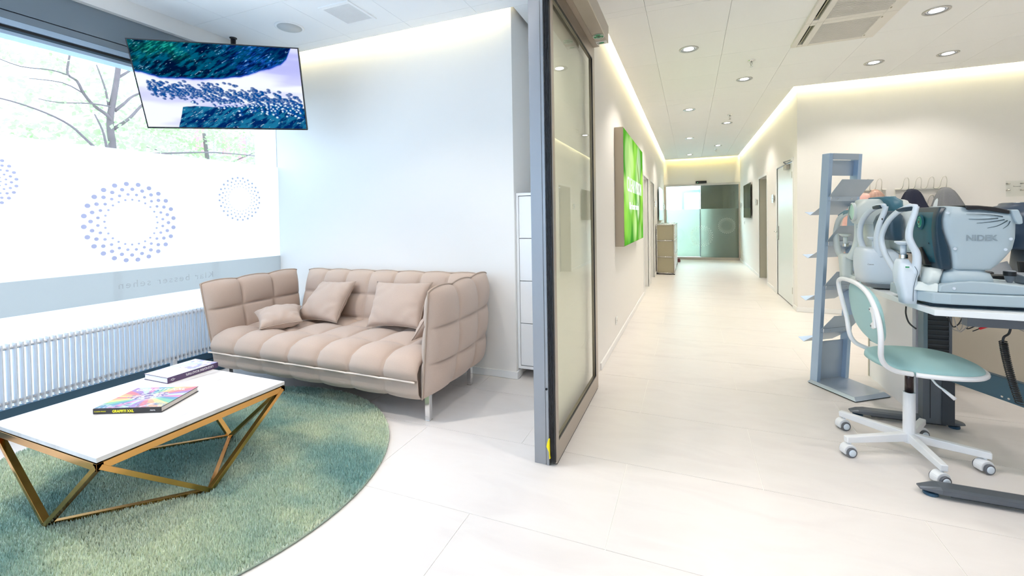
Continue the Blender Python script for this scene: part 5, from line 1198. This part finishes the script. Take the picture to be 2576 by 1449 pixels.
r_ = thing('dark_instrument', 'dark blue domed eye instrument cut off by the right edge', 'eye instrument', (2.2, 4.1, .75))
loft(B(), shell_rings([(1.05, 1.93, 2.45, 3.98, 4.35), (1.15, 1.91, 2.46, 3.95, 4.36), (1.26, 1.92, 2.45, 3.95, 4.36), (1.33, 1.96, 2.42, 3.97, 4.34), (1.372, 2.04, 2.36, 4.02, 4.30)], .02), 44, 3.2).build('dome', principled('dome_navy', (.03, .06, .11), .3), r_, smooth=True)
loft(B(), [(.752, 2.0, 2.4, 4.0, 4.32), (.80, 2.0, 2.4, 4.0, 4.32), (.86, 2.1, 2.35, 4.05, 4.28), (1.08, 2.12, 2.33, 4.06, 4.27)], 32, 4).build('stand', 'dev_g', r_, smooth=True)
mo = thing('small_monitor', 'black display with green power light by the right edge', 'monitor', (1.98, 3.62, .75))
B().prism([(1.865, 3.62, .895), (1.852, 3.62, 1.005), (2.1, 3.62, 1.02), (2.1, 3.62, .895)], (0, .03, 0)).build('screen_panel', 'black', mo, bevel=.004)
B().lathe((1.892, 3.618, .912), [(0, 0), (.0035, 0), (.0035, .002)], (0, -1, 0), 12).build('power_light', 'green_led', mo)
B().box(1.93, 2.05, 3.62, 3.68, .752, .90).build('stand', 'black', mo)
kp = thing('control_pad', 'dark grey control console with small display at the right edge', 'console', (1.95, 3.42, .88))
B().hexa([(1.795, 3.36, .884), (2.05, 3.36, .884), (2.05, 3.55, .884), (1.79, 3.55, .884), (1.80, 3.38, .925), (2.05, 3.38, .925), (2.05, 3.55, .95), (1.78, 3.55, .95)]).build('housing', 'dev_g', kp, bevel=.010, seg=3)
B().hexa([(1.835, 3.368, .9), (2.04, 3.368, .9), (2.04, 3.372, .925), (1.822, 3.372, .925), (1.835, 3.372, .9), (2.04, 3.372, .9), (2.04, 3.376, .925), (1.822, 3.376, .925)]).build('display', 'lens_g', kp)
bt = thing('eye_drop_bottle', 'amber glass bottle with black cap behind the nearest instrument', 'bottle', (1.86, 3.95, .75))
B().lathe((1.86, 3.95, .75), [(0, .001), (.038, .001), (.040, .01), (.040, .085), (.030, .105), (.022, .112)], seg=28).build('glass_body', 'amber', bt, smooth=True)
B().lathe((1.86, 3.95, .75), [(.032, .108), (.032, .150), (.026, .155), (0, .155)], seg=24).build('cap', 'black', bt, smooth=True)
pp = thing('paper_stack', 'crumpled white paper lying behind the joystick', 'paper', (2.02, 4.3, .75))
B().hexa([(1.95, 4.15, .752), (2.15, 4.15, .752), (2.15, 4.4, .752), (1.95, 4.4, .752), (1.97, 4.17, .93), (2.07, 4.17, .96), (2.09, 4.22, .90), (1.95, 4.22, .89)]).build('sheet', 'paper', pp)
kb = thing('storage_box', 'low black box on the desk behind the joystick', 'box', (1.92, 3.75, .752))
B().box(1.80, 2.06, 3.76, 3.86, .752, .90).build('body', 'black', kb, bevel=.004)

# the instruments are modelled on a 0.75 m desktop; here scaled about the camera onto the nearer, higher desk
for t_ in (n, c, a_, r_, mo, kp, bt, pp, kb): t_.scale = (KS,) * 3; t_.location = CAM_SCALE(t_.location)

# ------------------------------------------------------------------ outside
S('street', B().box(-45, -4.3, -25, 45, -.25, -.15), 'pavement')
def tree(name, label, paths, leaves, seed, pal=1.0):
    base = paths[0][0]; t = thing(name, label, 'tree', (base[0], base[1], -.15), 'trees outside the window')
    b = B()
    for pts, r0, r1 in paths_r(paths): b.tube(pts, lambda q, r0=r0, r1=r1: r0 + (r1 - r0) * q, 7, smooth=3)
    b.build('trunk', 'bark', t, smooth=True)
    rs = np.random.default_rng(seed); V = []; F = []
    for (cx, cy, cz, rx, ry, rz, nl) in leaves:
        ncl = max(4, nl // 16); cc_ = (rs.random(size=(ncl, 3)) * 2 - 1) * np.array([rx, ry, rz]) + np.array([cx, cy, cz]); nl = ncl * 16
        p = np.repeat(cc_, 16, 0) + rs.normal(size=(nl, 3)) * np.array([.12, .16, .08])
        d = rs.normal(size=(nl, 3)); d[:, 2] = -abs(d[:, 2]) * .6; d /= np.linalg.norm(d, axis=1)[:, None]; e_ = rs.normal(size=(nl, 3)); e_ -= (e_ * d).sum(1)[:, None] * d; e_ /= np.linalg.norm(e_, axis=1)[:, None]
        L_ = (.06 + .07 * rs.random(nl))[:, None]; W_ = L_ * .36
        V.append(np.stack([p, p + d * L_ * .45 + e_ * W_, p + d * L_, p + d * L_ * .45 - e_ * W_], 1).reshape(-1, 3))
    V = np.concatenate(V); k = len(V) // 4; F = np.arange(4 * k).reshape(k, 4)
    np_mesh('foliage', V, F, LEAF, t, kind='stuff')
def paths_r(p): return [(q[0:-1] if False else q[0] if False else q, r0, r1) for q, r0, r1 in p] if isinstance(p[0][1], float) else [(q[:-1], q[-1][0], q[-1][1]) for q in p]
LEAF = film_mat('leaf_translucent', (.52, .70, .34), .5, .0)
tx = -9.0
def yz(pts, dx=0, jit=0): return [(tx + dx + jit * math.sin(i * 2.1), y, z) for i, (y, z) in enumerate(pts)]
tp_ = [yz([(4.34, -.2), (4.34, 1.2), (4.328, 2.595), (4.313, 2.826), (4.309, 3.091), (4.363, 3.435), (4.41, 3.715), (4.453, 4.064), (4.5, 4.8)]) + [(.062, .034)],
       yz([(4.34, 3.03), (4.246, 3.144), (4.119, 3.279), (3.971, 3.435), (3.877, 3.599), (3.803, 3.702), (3.805, 3.919), (3.82, 4.1)], 0, .05) + [(.030, .012)],
       yz([(4.349, 2.932), (4.552, 3.14), (4.798, 3.436), (5.1, 3.8)], 0, .05) + [(.030, .016)], yz([(4.374, 3.238), (4.502, 3.401), (4.682, 3.582), (5.0, 3.8)], 0, .05) + [(.026, .014)],
       yz([(4.446, 3.826), (4.545, 3.923), (4.635, 4.018), (4.9, 4.3)]) + [(.022, .014)], yz([(4.294, 3.319), (4.258, 3.575), (4.201, 3.788), (4.15, 3.95)]) + [(.018, .008)],
       yz([(3.802, 3.671), (3.555, 3.67), (3.298, 3.667), (3.0, 3.7)], 0, .1) + [(.012, .006)], yz([(4.2, 2.3), (4.152, 2.603), (4.107, 2.856), (4.011, 3.094)], .2) + [(.024, .010)],
       yz([(4.0, 2.5), (3.827, 2.681), (3.667, 2.839), (3.405, 2.967), (3.043, 3.058), (2.6, 3.1)], .3) + [(.022, .008)], yz([(4.277, 3.282), (4.016, 3.274), (3.631, 3.197), (3.4, 3.2)], .1) + [(.014, .006)],
       yz([(3.971, 3.435), (3.686, 3.515), (3.377, 3.517)], 0, .1) + [(.013, .006)], yz([(4.35, 2.5), (5.0, 2.6), (6.0, 2.75), (7.2, 2.8)], .1) + [(.026, .008)]]
tree('street_tree', 'leafy street tree with grey forked trunk outside the window', tp_, [(-9.6, 3.3, 3.85, .8, 1.5, .6, 520), (-9.5, 3.2, 3.2, .8, 1.2, .35, 170), (-9.6, 4.3, 3.5, .8, 1.0, .8, 200), (-9.4, 4.0, 2.75, .6, 1.5, .22, 260), (-9.6, 4.6, 4.3, .8, 1.8, .5, 260), (-9.4, 5.0, 2.75, .6, .7, .3, 220)], 3)
tx = -11.4
tree('street_tree', 'dense green street tree below the television outside the window', [yz([(7.6, -.2), (7.6, 1.5), (7.5, 2.6), (7.4, 3.6)]) + [(.09, .04)], yz([(7.5, 2.5), (6.8, 2.9), (6.0, 3.1)]) + [(.03, .01)], yz([(7.5, 2.6), (8.2, 3.0), (8.8, 3.3)]) + [(.03, .01)]],
     [(-11.3, 6.6, 3.05, 1.0, 1.7, .7, 1500), (-11.6, 8.0, 3.0, 1.0, 1.3, .9, 1500), (-11.4, 7.0, 3.9, 1.0, 2.0, 1.0, 700)], 4)
ab = thing('apartment_building', 'pale building with red window shutters across the street', 'building', (-25, 19, -.15))
B().box(-32, -24, 14.5, 26, -.15, 14).build('wall', 'render_w', ab)
for iy in range(5):
    for iz in range(4):
        y, z = 15.6 + iy * 2.35, 2.2 + iz * 2.7
        w_ = B().box(-24.03, -23.97, y, y + .9, z, z + 1.5).build('window', 'dev', ab)
        B().box(-23.97, -23.95, y + .06, y + .42, z + .08, z + 1.42).box(-23.97, -23.95, y + .48, y + .84, z + .08, z + 1.42).build('pane', 'dev_l', w_)
        for yy in (y - .5, y + .95):
            sh_ = B().box(-23.99, -23.93, yy, yy + .45, z, z + 1.5).build('shutter', 'shutter', ab)
